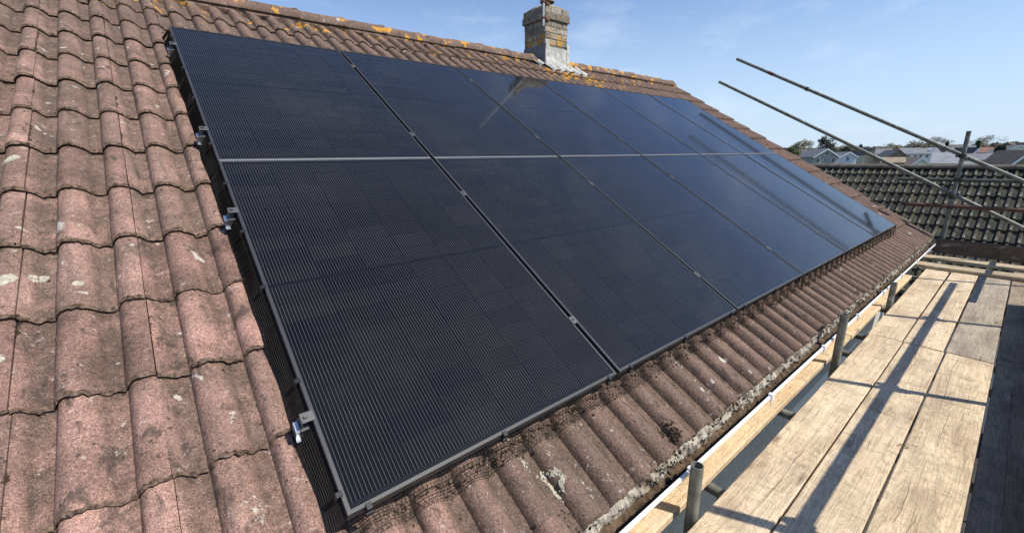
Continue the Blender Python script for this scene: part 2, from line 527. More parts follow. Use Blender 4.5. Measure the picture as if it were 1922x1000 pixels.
def render_material():
    t = NT('pebbledash')
    P = t.pos()
    v = t.vor(P, 150, 'Color')
    g = t.n('ShaderNodeRGBToBW'); t.l(v, g.inputs[0])
    col = t.ramp(g.outputs[0], [(.2, (.38, .35, .30)), (.55, (.62, .58, .50)), (.9, (.80, .76, .68))])
    t.bump(t.vor(P, 150), .8, .006)
    return t.out(col, .95, 0, .2)
M_DASH = render_material()

def neighbour_tile_material():
    t = NT('dark_neighbour_tile')
    P = t.pos(); rn = t.rnd(); ob = t.obj()
    col = t.ramp(t.noise(P, 4, 5, .6), [(.3, (.026, .027, .021)), (.7, (.060, .059, .046))])
    col = t.mix(1.0, col, t.math('MULTIPLY_ADD', rn, .5), 'MULTIPLY')
    t.t.nodes[-2].inputs[2].default_value = .75
    col = t.mix(t.ramp(t.noise(P, 3.1, 5, .65), [(.50, 0.0), (.62, .6)]), col, (.11, .095, .06))
    col = t.mix(t.ramp(t.noise(t.map(P, (1, 1, 1), (5, 5, 5)), 16, 4, .65), [(.60, 0.0), (.68, .5)]), col, (.13, .122, .095))
    col = t.mix(1.0, col, t.ramp(t.noise(P, 50, 4, .7), [(.3, .5), (.5, 1.0), (.7, 1.5)]), 'MULTIPLY')
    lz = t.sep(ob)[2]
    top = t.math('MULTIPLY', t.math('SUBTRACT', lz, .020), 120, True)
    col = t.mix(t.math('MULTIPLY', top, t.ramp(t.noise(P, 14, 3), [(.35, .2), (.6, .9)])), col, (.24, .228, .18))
    t.bump(t.noise(P, 60, 3), .6, .006)
    return t.out(col, .92, 0, .25)
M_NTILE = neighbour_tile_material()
M_NRIDGE = simple('neighbour_ridge', (.12, .10, .078), .4, 7, .95, 0, .7, 40)

M_TEND = simple('mossy_tile_end', (.145, .100, .074), .85, 75, 1.0, 0, .9, 90, .1, .01)
# ------------------------------------------------------------------ tile geometry
WT = .3025          # cover width
GA = .345           # gauge
X0 = -.335          # a joint between tile columns
NPAN = -.137        # pan level under the glass plane
def prof(u):
    """height of the double-roman profile, u in metres from the tile's left joint"""
    per = WT/2
    a = (u-.076) % per
    if a > .108: return 0.0
    b = a/.108
    return .042*(math.sin(PI*b**.74)**.66)

def tile_mesh(seed, nx=32, ny=6, fine=True):
    rs = random.Random(seed)
    th, drop, over = .016, .022, .060
    mb = MB()
    L = GA+over
    us = [.0002+(WT-.0026)*i/nx for i in range(nx+1)]
    ss = [0, .0095]+[L*j/(ny-1) for j in range(1, ny)]
    rows_top, rows_bot = [], []
    off = Vector((seed*3.1, seed*1.7, 0))
    for j, s in enumerate(ss):
        for i, u in enumerate(us):
            rag = (.007*mnoise.noise(Vector((u*38, seed*5.1, 0)))+.010*mnoise.noise(Vector((u*150, seed*2.1, 4+j*.6)))) if j <= 1 else 0
            dz = -drop*s/GA
            h = prof(u)
            nz = .0016*mnoise.noise(Vector((u*30, s*30, seed)))
            cut = -.0105 if j == 0 else (-.0015 if j == 1 else 0)
            mb.v.append((u, s+rag, h+dz+nz+cut-(.002*(1-u/.02) if u < .02 else 0)))
    n1 = len(ss)*(nx+1)
    for j, s in enumerate((ss[0], L)):
        for i, u in enumerate(us):
            rag = .0045*mnoise.noise(Vector((u*38, seed*5.1, 0)))+.004 if j == 0 else 0
            h = prof(u)
            mb.v.append((u, s+rag, h-drop*s/GA-th))
    W = nx+1
    for j in range(len(ss)-1):
        for i in range(nx):
            a = j*W+i
            mb.f.append((a, a+1, a+W+1, a+W)); mb.mi.append(1 if j == 0 else 0)
    for i in range(nx):                                  # lower end and underside
        mb.f.append((n1+i, n1+i+1, i+1, i)); mb.mi.append(1)
        mb.f.append((n1+i, n1+W+i, n1+W+i+1, n1+i+1)); mb.mi.append(0)
    c = (len(ss)-1)*W                                    # side edges
    mb.f.append(tuple([j*W+nx for j in range(len(ss))][::-1]+[n1+nx, n1+W+nx])[::-1]); mb.mi.append(0)
    mb.f.append(tuple([j*W for j in range(len(ss))]+[n1+W, n1])[::-1]); mb.mi.append(0)
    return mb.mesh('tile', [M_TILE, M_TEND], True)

TM = [tile_mesh(i) for i in range(10)]

# ------------------------------------------------------------------ ground
g = MB()
N = 24
for j in range(N+1):
    for i in range(N+1):
        x = -300+1500*i/N; y = -700+1500*j/N
        g.v.append((x, y, -4.6+.25*mnoise.noise(Vector((x*.01, y*.01, 0)))))
for j in range(N):
    for i in range(N):
        a = j*(N+1)+i
        g.f.append((a, a+1, a+N+2, a+N+1)); g.mi.append(0)
struct(g.build('ground', simple('grass_ground', (.075, .095, .04), .35, .06, .95)))
far = MB()
for i in range(60):
    pass
fg = MB().add([(-3000, -3000, -5.2), (3500, -3000, -5.2), (3500, 3500, -5.2), (-3000, 3500, -5.2)], [(0, 1, 2, 3)])
py = MB().add([(-6, -9, -4.30), (12, -9, -4.30), (12, -.02, -4.30), (-6, -.02, -4.30)], [(0, 1, 2, 3)])  # added dark sheet standing in for shaded ground below the board gaps
struct(py.build('ground_shade', simple('painted_ground_shade', (.045, .042, .038), .4, 3, .9)))
struct(fg.build('terrain', simple('far_fields', (.09, .105, .055), .3, .01, .95)))

# ------------------------------------------------------------------ the house
VX = X0+28*WT                       # verge
house = thing('house', 'house whose brown pantiled roof carries the black solar array', 'house')
# walls
HW = MB()
HW.box(-3.4, VX-.10, 0.0, 7.9, -5.2, -.34)
HW.v += [(VX-.10, .02, -.34), (VX-.10, 7.88, -.34), (VX-.10, 3.95, 2.05), (-3.4, .02, -.34), (-3.4, 7.88, -.34), (-3.4, 3.95, 2.05)]
o_ = 8
HW.f += [(o_, o_+1, o_+2), (o_+3, o_+5, o_+4), (o_, o_+2, o_+5, o_+3), (o_+1, o_+4, o_+5, o_+2), (o_, o_+3, o_+4, o_+1)]
HW.mi += [0]*5
HW.build('wall', M_DASH, house)
# roof body: felt under the tiles, back slope
RT = 4.60
roof = MB()
a = [R(-3.4, -.36, NPAN-.035), R(VX-.03, -.36, NPAN-.035), R(VX-.03, RT, NPAN-.035), R(-3.4, RT, NPAN-.035)]
bk = [Vector((p.x, 2*RT*CP+.08-p.y, p.z)) for p in a]
roof.add(a, [(0, 1, 2, 3)])
roof.add(bk, [(3, 2, 1, 0)])
roof.add([a[3], a[2], bk[2], bk[3]], [(0, 1, 2, 3)])
roof_o = roof.build('roof', M_FELT, house)
bs = MB()
for k in range(14):
    s0, s1 = -.36+k*GA, -.36+(k+1)*GA+.02
    q = [R(-3.4, s0, NPAN+.02), R(VX, s0, NPAN+.02), R(VX, s1, NPAN-.012), R(-3.4, s1, NPAN-.012)]
    q = [Vector((p.x, 2*RT*CP+.08-p.y, p.z)) for p in q]
    bs.add(q, [(3, 2, 1, 0)])
    bs.add([q[0], q[1], q[1]-Vector((0, 0, .03)), q[0]-Vector((0, 0, .03))], [(0, 1, 2, 3)])
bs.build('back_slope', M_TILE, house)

# tiles
def in_frame(p, mx=60, my=40):
    d = p-CAM
    z = d.dot(fwd)
    if z < .1: return False
    x = 961+785.47*d.dot(r2)/z; y = 500-785.47*d.dot(u2)/z
    return -mx < x < 1922+mx and -my < y < 1000+my
cand = []
for j in range(-9, 28):
    for k in range(0, 14):
        x = X0+j*WT; s = -.36+k*GA
        if x > .05 and x+WT < 6.86 and s > .05 and s+GA < 3.40: continue      # hidden by the array
        c = R(x+WT/2, s+GA/2, -.11)
        vis = any(in_frame(R(x+a_*WT, s+b_*GA, -.11)) for a_ in (0, 1) for b_ in (0, 1))
        cand.append((not vis, (c-CAM).length, j, k, x, s))
cand.sort()
rest = MB()  # far and out-of-frame tiles
rt = random.Random(5)
for idx, (nv, dist, j, k, x, s) in enumerate(cand):
    tw = rt.uniform(-.0035, .0035); lift = rt.uniform(0, .003); sh = rt.uniform(-.004, .004); sx = rt.uniform(-.0012, .0012)
    me = TM[rt.randrange(len(TM))]
    if idx < 300 and not nv:
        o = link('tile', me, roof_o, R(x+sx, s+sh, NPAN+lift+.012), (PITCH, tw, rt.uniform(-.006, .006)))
    else:
        Mx = Matrix.Translation(R(x+sx, s+sh, NPAN+lift+.012)) @ Matrix.Rotation(PITCH, 4, 'X')
        vo = len(rest.v)
        rest.v += [tuple(Mx @ v.co) for v in me.vertices]
        rest.f += [tuple(i+vo for i in p.vertices) for p in me.polygons]
        rest.mi += [q.material_index for q in me.polygons]
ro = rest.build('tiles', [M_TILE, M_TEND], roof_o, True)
ro['kind'] = 'stuff'

# ridge tiles
def ridge_mesh(seed, L=.44, r=.125, mat=None):
    mb = MB(); n = 12
    m_ = 5
    for i in range(m_+1):
        for k in range(n+1):
            t = PI*(-.02+1.04*k/n)
            rr = r*(1+.02*mnoise.noise(Vector((i*1.3, k*.7, seed))))+(.012 if i == m_ else 0)
            mb.v.append((L*i/m_, math.cos(t)*rr, math.sin(t)*rr*.78))
    W = n+1
    for i in range(m_):
        for k in range(n):
            a_ = i*W+k
            mb.f.append((a_, a_+W, a_+W+1, a_+1)); mb.mi.append(0)
    e0 = len(mb.v)
    for k in range(n+1):
        t = PI*(-.02+1.04*k/n); mb.v.append((L, math.cos(t)*(r-.018), math.sin(t)*(r-.018)*.78))
    for k in range(n):
        mb.f.append((m_*W+k, e0+k, e0+k+1, m_*W+k+1)); mb.mi.append(0)
    return mb.mesh('ridge_tile', mat or M_TILE, True)
RM = [ridge_mesh(i) for i in range(4)]
RY, RZ = RT*CP+.04, RT*SP+NPAN*CP-.02
x = -3.35
kk = 0
while x < VX-.3:
    if not (4.05 < x < 4.75):
        link('ridge_tile', RM[kk % 4], roof_o, (x, RY+rt.uniform(-.004, .004), RZ+rt.uniform(0, .008)), (0, rt.uniform(-.012, .012), rt.uniform(-.01, .01)))
    x += .445; kk += 1
    if 4.05 < x < 4.75: x = 4.86
# mortar bedding under the ridge tiles
rm_ = MB()
nn = 420
for i in range(nn+1):
    xx = -3.3+(VX-.05+3.3)*i/nn
    for k, (s_, n_) in enumerate(((RT-.02, NPAN+.085), (RT-.105, NPAN+.070), (RT-.150, NPAN+.035), (RT-.16, NPAN-.01))):
        j_ = .02*mnoise.noise(Vector((xx*14, k*2.1, 0)))+.012*mnoise.noise(Vector((xx*50, k, 3)))
        rm_.v.append(tuple(R(xx, s_+j_*(k > 0), n_+j_*.4)))
for i in range(nn):
    for k in range(3):
        a_ = i*4+k
        rm_.f.append((a_+1, a_+5, a_+4, a_)); rm_.mi.append(0)
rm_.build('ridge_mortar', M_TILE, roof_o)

# verge: mortar and undercloak, end faces of the tiles
vm = MB()
for k in range(14):
    s0, s1 = -.36+k*GA, -.36+(k+1)*GA
    vm.cbox(VX-.06, VX+.004, s0+.012, s1+.010, NPAN-.055, NPAN-.004, .004, RV)
vm.box(VX-.22, VX+.022, -.36, RT-.02, NPAN-.068, NPAN-.057, RV)
vm.build('verge_mortar', M_TEND, roof_o)
vt = MB()
for k in range(14):     # thick rolled verge edge of each course
    s0 = -.36+k*GA
    vt.cbox(VX-.0015, VX+.014, s0-.004, s0+GA+.02, NPAN-.030, NPAN+.012, .004, lambda p, s0=s0: R(p.x, p.y, p.z-.022*(p.y-s0)/GA+.014))
bb = MB()
bb.box(VX-.075, VX-.05, -.34, RT, NPAN-.26, NPAN-.07, RV)
bb.build('bargeboard', M_WHITE, house)

# eaves mortar
mo = MB()
nn = 1500
pr = [(-.335, NPAN+.012), (-.362, NPAN+.004), (-.378, NPAN-.012), (-.392, NPAN-.028), (-.398, NPAN-.048), (-.392, NPAN-.075), (-.40, NPAN-.10), (-.37, NPAN-.14)]
for i in range(nn+1):
    xx = -3.3+(VX+3.3)*i/nn
    u = (xx-X0) % WT
    hh = prof(u)
    chunk = mnoise.noise(Vector((xx*3.1, 7, 0)))
    for k, (s_, n_) in enumerate(pr):
        w1 = mnoise.noise(Vector((xx*20, k*.7, 0))); w2 = mnoise.noise(Vector((xx*75, k*1.7, 5)))
        out = -.014*w1-.008*w2-.010*chunk
        up_ = (hh-.010)*max(0, 1-k*.42)+.010*w1*(k > 1)+.006*w2
        mo.v.append(tuple(R(xx, s_+out*(k > 0), n_+up_*(k < 4))))
K = len(pr)
for i in range(nn):
    for k in range(K-1):
        a_ = i*K+k
        mo.f.append((a_, a_+1, a_+K+1, a_+K)); mo.mi.append(0)
mo.build('eaves_mortar', M_MORTAR, roof_o)
# silt shelf between the mortar and the gutter
sl = MB()
pr2 = [(-.226, -.372), (-.243, -.368), (-.258, -.376), (-.266, -.392), (-.262, -.43)]
nn = 700
for i in range(nn+1):
    xx = -3.3+(VX+3.2)*i/nn
    for k, (y_, z_) in enumerate(pr2):
        w1 = mnoise.noise(Vector((xx*16, k*.7, 2))); w2 = mnoise.noise(Vector((xx*60, k*1.7, 7)))
        sl.v.append((xx, y_-.010*w1-.005*w2, z_+.008*w1+.007*w2))
K = len(pr2)
for i in range(nn):
    for k in range(K-1):
        a_ = i*K+k
        sl.f.append((a_, a_+1, a_+K+1, a_+K)); sl.mi.append(0)
sl.build('eaves_silt', M_DIRT, house)
# fascia and soffit
MB().box(-3.4, VX-.05, -.205, -.185, -.56, -.37).build('fascia_board', M_WHITE, house)
MB().box(-3.4, VX-.05, -.184, -.001, -.552, -.54).build('soffit', M_WHITE, house)
# gutter: half round with a thick outer lip
GY, GZ, GR = -.258, -.362, .056
gu = MB(); n = 14
for xx in (-3.35, VX+.02):
    for k in range(n+1):
        t = PI+PI*k/n
        gu.v.append((xx, GY+math.cos(t)*GR, GZ+math.sin(t)*GR+.030))
    for k in range(n+1):
        t = PI+PI*k/n
        gu.v.append((xx, GY+math.cos(t)*(GR-.003), GZ+math.sin(t)*(GR-.003)+.030))
W = 2*(n+1)
for k in range(n):
    gu.f.append((k+1, k, W+k, W+k+1)); gu.mi.append(0)
    gu.f.append((n+1+k, n+2+k, W+n+2+k, W+n+1+k)); gu.mi.append(1)
gu.box(-3.35, VX+.02, GY-GR-.004, GY-GR+.006, GZ+.020, GZ+.034)
gut = gu.build('gutter', [M_WHITE, M_GUTIN], house, True)
for xx in (1.22, 2.05, 2.93, 3.78, 4.65, 5.5, 6.4, 7.3):
    b = MB()
    b.cbox(xx-.013, xx+.013, GY-GR-.013, GY-GR+.010, GZ+.010, GZ+.045, .003)
    b.cbox(xx-.008, xx+.008, GY-GR-.009, GY-GR-.003, GZ-.015, GZ+.012, .002)
    b.cbox(xx-.009, xx+.009, GY-GR-.012, GY-GR+.012, GZ+.036, GZ+.044, .002)
    b.build('gutter_bracket', M_WHITE, gut)
# window head in the wall under the eaves
wf = MB()
for xx0, xx1 in ((3.58, 5.6),):
    wf.box(xx0, xx1, -.03, .0, -1.36, -1.24)
    wf.box(xx0, xx0+.07, -.03, .0, -2.5, -1.36)
    wf.box(xx1-.07, xx1, -.03, .0, -2.5, -1.36)
    wf.box(xx0-.05, xx1+.05, -.05, .0, -1.24, -1.20)
win = wf.build('window_frame', M_WHITE, house)
tg = NT('window_glass')
MB().box(3.65, 5.53, -.018, -.002, -2.5, -1.36).build('pane', tg.out((.03, .035, .04), .06, 0, .6), win)

# ------------------------------------------------------------------ moss in joints, pans, eaves
ms = MB()
rm = random.Random(3)
random.seed(21)
def surf(x, s):
    u = (x-X0) % WT; k = math.floor((s+.36)/GA); f = (s+.36)-k*GA
    return NPAN+.014+prof(u)-.022*f/GA
for _ in range(4600):                    # along the lower edges of the tiles
    j = rm.randrange(-7, 28); k = rm.randrange(0, 14)
    x = X0+j*WT+rm.random()*WT
    if .02 < x < 6.9 and k not in (0, 1, 10, 11, 12, 13): continue
    if x < 1 and rm.random() < .45: continue
    s = -.36+k*GA-rm.uniform(0, .007)
    if k == 0: continue
    ms.blob((x, s, surf(x, s-.002)-.002), rm.uniform(.0018, .0045)*(1.5 if prof((x-X0) % WT) < .01 else 1), .8, RV)
for _ in range(1700):                    # in the pans below the array and near the eaves
    j = rm.randrange(1, 56)
    x = X0+j*WT/2+.052+rm.gauss(0, .010)
    s = rm.choice((rm.uniform(-.36, -.22), rm.uniform(-.36, .05), rm.gauss(-.015, .02)))
    if x < .1: continue
    if mnoise.noise(Vector((x*2.3, s*5, 0))) < -.08: continue
    ms.blob((x, s, surf(x, s)-.001), rm.uniform(.0018, .0055), .7, RV)
for _ in range(800):                    # on the eaves mortar
    x = rm.uniform(.3, VX)
    if mnoise.noise(Vector((x*1.9, 3, 0))) < -.25: continue
    s = -.36-abs(rm.gauss(0, .022))
    ms.blob((x, s, NPAN-.0+prof((x-X0) % WT)*.4-.5*(-.36-s)), rm.uniform(.002, .0065), .9, RV)
for _ in range(600):                    # blown against the mesh under the array
    x = rm.uniform(.3, 6.9); s = -.045+rm.gauss(0, .016)
    ms.blob((x, s, surf(x, s)+.001), rm.uniform(.0018, .0055), .9, RV)
for _ in range(500):                     # scattered crumbs on the near tiles
    x = rm.uniform(-1.2, -.05); s = rm.uniform(-.2, 3)
    if prof((x-X0) % WT) > .012 and rm.random() < .8: continue
    ms.blob((x, s, surf(x, s)), rm.uniform(.0015, .004), .6, RV)
for _ in range(46):                      # tufts in the side joints
    j = rm.randrange(-3, 2); xj = X0+j*WT+.001; sj = rm.uniform(-.2, 4.2); ln = rm.uniform(.012, .05)
    for _k in range(16):
        x = xj+rm.gauss(0, .0022); s = sj+rm.uniform(-ln, ln)
        ms.blob((x, s, surf(x, s)-.0015), rm.uniform(.0016, .0036), .8, RV)
for _ in range(70):
    x, s = 1.26+rm.gauss(0, .016), -.29+rm.gauss(0, .022)
    ms.blob((x, s, surf(x, s)+.001), rm.uniform(.004, .008), .8, RV)
mso = ms.build('moss', M_MOSS, roof_o)
mso['kind'] = 'stuff'

# lichen rosette beside the first bays below the array
LICHENS = ((-.603, 1.222, .017, 150), (-.670, 1.195, .024, 240), (-.685, 1.945, .020, 150), (-.668, .86, .013, 90), (-.50, 1.13, .010, 50), (-.30, .60, .008, 40))
li = MB()
random.seed(9)
c = (.653, -.195)
for k in range(260):
    t = random.uniform(0, 2*PI); rr = random.gauss(.026, .005)*(1+.35*math.sin(3*t+1))
    x, s = c[0]+math.cos(t)*rr*.75, c[1]+math.sin(t)*rr*1.45
    li.blob((x, s, surf(x, s)+.001), random.uniform(.002, .0045), .5, RV)
for k in range(60):
    x, s = .60+random.gauss(0, .010), -.085+random.gauss(0, .014)
    li.blob((x, s, surf(x, s)+.001), random.uniform(.0015, .003), .5, RV)
for k in range(120):
    x, s = 1.672+random.gauss(0, .014), -.047+random.gauss(0, .022)
    li.blob((x, s, surf(x, s)+.001), random.uniform(.0015, .004), .5, RV)
for cx_, cs_, rr_, n_ in LICHENS:
    for k in range(n_):
        a_ = random.uniform(0, 2*PI); q_ = random.random()**.5*rr_*(1+.3*math.sin(2*a_+cx_*9))
        x, s = cx_+math.cos(a_)*q_, cs_+math.sin(a_)*q_*1.1
        li.blob((x, s, surf(x, s)+.0003), random.uniform(.0022, .0048), .28, RV)
lo = li.build('lichen', simple('pale_lichen', (.40, .37, .29), .35, 60, .95, 0, .6, 90), roof_o)
lo['kind'] = 'stuff'

# ------------------------------------------------------------------ chimney
CX0, CX1, CY0, CY1 = 4.385, 4.845, 3.83, 4.29
ch = MB()
ch.box(CX0+.006, CX1-.006, CY0+.006, CY1-.006, 1.9, 2.80)
ch.box(CX0-.018, CX1+.018, CY0-.018, CY1+.018, 2.80, 2.885)
ch.box(CX0-.004, CX1+.004, CY0-.004, CY1+.004, 2.885, 2.965)
chim = ch.build('chimney', M_BMORTAR, house)
rc = random.Random(4)
def brick(x0, x1, y0, y1, z0, z1):
    j = lambda: rc.uniform(-.002, .002)
    MB().cbox(x0+j(), x1+j(), y0+j(), y1+j(), z0+j(), z1+j(), .006).build('brick', M_BRICK, chim)
z = 2.14; ci = 0
while z < 2.93:
    e = .0 if z < 2.77 else (.026 if z < 2.86 else .012)
    hgt = .072 if z < 2.77 else .078
    x0, x1, y0, y1 = CX0-e, CX1+e, CY0-e, CY1+e
    dpt = .05
    if ci % 2 == 0:
        cuts = [x0, x0+.225, x1]; cy = [y0+dpt, y0+.17, y1]
    else:
        cuts = [x0, x0+.112, x0+.337, x1]; cy = [y0+dpt, y0+.25, y1]
    for a_, b_ in zip(cuts[:-1], cuts[1:]):
        if z < 2.42: continue
        brick(a_, b_-.009, y0, y0+dpt-.004, z, z+hgt)
        brick(a_, b_-.009, y1-dpt+.004, y1, z, z+hgt)
    for a_, b_ in zip(cy[:-1], cy[1:]):
        b_ = min(b_, y1-dpt)
        if b_-a_ < .03: continue
        brick(x0, x0+dpt, a_, b_-.009, z, z+hgt)
        brick(x1-dpt, x1, a_, b_-.009, z, z+hgt)
    z += .0815 if z < 2.77 else .088; ci += 1
# flaunching and pot
fl = MB(); n = 20
for k, (rr, zz) in enumerate(((1.0, 2.955), (.98, 2.972), (.86, 2.998), (.62, 3.02), (.36, 3.035), (.0, 3.037))):
    for i in range(n):
        t = 2*PI*i/n
        q = 1/max(abs(math.cos(t)), abs(math.sin(t)))
        q = q**(.92 if k < 2 else .6)
        fl.v.append(((CX0+CX1)/2+math.cos(t)*.236*rr*q, (CY0+CY1)/2+math.sin(t)*.236*rr*q, zz+.006*mnoise.noise(Vector((i, k, 1.5)))))
for k in range(5):
    for i in range(n):
        fl.f.append((k*n+i, k*n+(i+1) % n, (k+1)*n+(i+1) % n, (k+1)*n+i)); fl.mi.append(0)
fl.build('flaunching', M_FLAUNCH, chim)
pot = MB()
pr_ = [(.105, 3.06), (.105, 3.10), (.088, 3.115), (.085, 3.24), (.10, 3.25), (.10, 3.285), (.078, 3.285), (.07, 3.12)]
for rr, zz in pr_:
    for i in range(n):
        t = 2*PI*i/n; pot.v.append((4.56+rr*math.cos(t), 3.98+rr*math.sin(t), zz))
for k in range(len(pr_)-1):
    for i in range(n):
        pot.f.append((k*n+i, k*n+(i+1) % n, (k+1)*n+(i+1) % n, (k+1)*n+i)); pot.mi.append(0)
pot.f.append(tuple(range((len(pr_)-1)*n, len(pr_)*n))); pot.mi.append(0)
pot.build('chimney_pot', M_POT, chim, True)
# rendered skirt and lead
ld = MB()
ld.cbox(CX0-.012, CX1+.012, CY0-.016, CY0-.004, 2.06, 2.435, .003)
ld.cbox(CX0-.016, CX0+.06, CY0-.024, CY0-.017, 2.06, 2.52, .003)
ld.cbox(CX1-.035, CX1+.018, CY0-.024, CY0-.017, 2.06, 2.50, .003)
ld.cbox(CX0-.012, CX1+.012, CY0-.030, CY0-.017, 2.06, 2.27, .003)
ld.cbox(CX1+.004, CX1+.014, CY0-.016, CY1, 2.06, 2.46, .003)
ld.build('lead_flashing', M_LEAD, chim)
ds_ = MB()
ds_.cbox(CX0-.014, CX0-.004, CY0-.003, CY1, 2.1, 2.47, .003)
ds_.build('slate_grey_flashing', simple('grey_lead', (.16, .165, .17), .3, 14, .8), chim)
ap = MB()
def apron(x0, x1, s0, s1, wob=.012, lift=.010):
    nx, ns = int((x1-x0)/.009), 7
    o = len(ap.v)
    for j in range(ns+1):
        for i in range(nx+1):
            x = x0+(x1-x0)*i/nx; s = s0+(s1-s0)*j/ns
            if j == 0: s += wob*mnoise.noise(Vector((x*16, 2, 0)))
            h = NPAN+.022+prof((x-X0) % WT)*.92+lift
            ap.v.append(tuple(R(x, s, h)))
    for j in range(ns):
        for i in range(nx):
            a_ = o+j*(nx+1)+i
            ap.f.append((a_, a_+1, a_+nx+2, a_+nx+1)); ap.mi.append(0)
    for i in range(nx):
        pass
apron(CX0-.06, CX1+.05, 4.215, 4.42, .03)
apron(CX1+.03, CX1+.34, 4.17, 4.46, .02)
apron(CX0-.22, CX0+.02, 4.36, 4.56)
apo = ap.build('lead_apron', M_LEAD, chim)
sol = apo.modifiers.new('thick', 'SOLIDIFY'); sol.thickness = .006; sol.offset = 0

# aerial mast with its brackets
mast = thing('aerial_mast', 'pale aerial pole strapped to the near corner of the chimney', 'aerial pole', (4.315, 3.80, 2.68))
MB().tube((0, 0, 0), (0, 0, 1.45), .0135, n=12).build('pole', simple('pale_pole', (.55, .57, .58), .15, 9, .45, .3), mast, True)
for zz in (.10, .30):
    b = MB()
    b.tube((0, .0, zz), (.06, .03, zz), .006, n=8)
    b.tube((.005, -.02, zz+.03), (.09, .02, zz-.02), .006, n=8)
    b.cbox(-.02, .02, -.02, .02, zz-.012, zz+.012, .004)
    b.cbox(.05, .13, .004, .03, zz-.018, zz+.018, .004)
    b.build('bracket', M_RUST, mast)

# ------------------------------------------------------------------ solar panels
PW, PH, PXI, PSI = 1.134, 1.7367, 1.154, 1.7527
def frame_mesh():
    mb = MB(); w, d = .0115, .035
    a_ = PW; b_ = PH
    O = [(0, 0), (a_, 0), (a_, b_), (0, b_)]
    I = [(w, w), (a_-w, w), (a_-w, b_-w), (w, b_-w)]
    c = .0012
    rings = [[(x, y, -d) for x, y in O], [(x, y, -c) for x, y in O],
             [(x+(c if x == 0 else -c), y+(c if y == 0 else -c), 0) for x, y in O],
             [(x, y, 0) for x, y in I], [(x, y, -.006) for x, y in I]]
    for r_ in rings: mb.v += r_
    for k in range(4):
        for i in range(4):
            mb.f.append((k*4+i, k*4+(i+1) % 4, (k+1)*4+(i+1) % 4, (k+1)*4+i)); mb.mi.append(0)
    mb.f.append((3, 2, 1, 0)); mb.mi.append(0)
    return mb.mesh('frame', M_FRAME)
FM = frame_mesh()
SHM = MB().box(.0118, PW-.0118, .0118, PH-.0118, -.0055, -.0022).mesh('laminate', M_BACK)
CELLM = MB().box(0, .182, 0, .0911, -.0021, -.0016).mesh('cell', M_CELL)
JM = MB().cbox(0, .09, 0, .07, -.033, -.0065, .003).mesh('junction_box', M_CLIP)
M_STRIP = simple('pale_strip', (.27, .27, .275), .1, 30, .45, .5, .05)
def cell_spots():
    x00 = (PW-6*.182-5*.002)/2
    sp = []
    for half in (0, 1):
        y00 = .0260+half*(PH/2-.0260+.0070)
        for r_ in range(9):
            for c_ in range(6):
                sp.append((x00+c_*.1843-.0008, y00+r_*.0929))
    return sp
CS = cell_spots()
row_word = ('lower', 'upper')
col_word = ('first', 'second', 'third', 'fourth', 'fifth', 'last')
for rw in (0, 1):
    for cl in range(6):
        if cl == 0: lb = 'black solar panel in the %s row at the near left end of the array' % row_word[rw]
        elif cl == 5: lb = 'black solar panel in the %s row at the far verge end, reflecting pale sky' % row_word[rw]
        else: lb = 'black solar panel, %s from the near end in the %s row of the roof array' % (col_word[cl], row_word[rw])
        if rw == 1 and cl == 2: lb = 'black solar panel of the upper row carrying the pale reflection of the chimney'
        nx_ = random.uniform(-.0012, .0012); ny_ = random.uniform(-.0012, .0012)
        p = thing('solar_panel', lb, 'solar panel', R(cl*PXI, rw*PSI, 0), 'solar panels in two rows on the roof', (PITCH+ny_, nx_, 0))
        link('frame', FM, p)
        link('laminate', SHM, p)
        if rw == 1:
            MB().cbox(.004, PW-.004, -.0115, -.0025, -.004, .0018, .001).build('gap_strip', M_STRIP, p)  # pale strip along the gap between the panel rows
        link('junction_box', JM, p, (PW/2-.045, PH/2-.035, 0))
        if cl < 5:
            for sx, sy in CS:
                link('cell', CELLM, p, (sx, sy, random.uniform(-.00006, .00006)))
        else:
            mb = MB()
            for sx, sy in CS: mb.box(sx, sx+.182, sy, sy+.0911, -.0021, -.0016)
            cm = mb.build('cells', M_CELL, p); cm['kind'] = 'stuff'

M_CLAMP = simple('dull_aluminium', (.13, .13, .135), .2, 30, .5, .7)
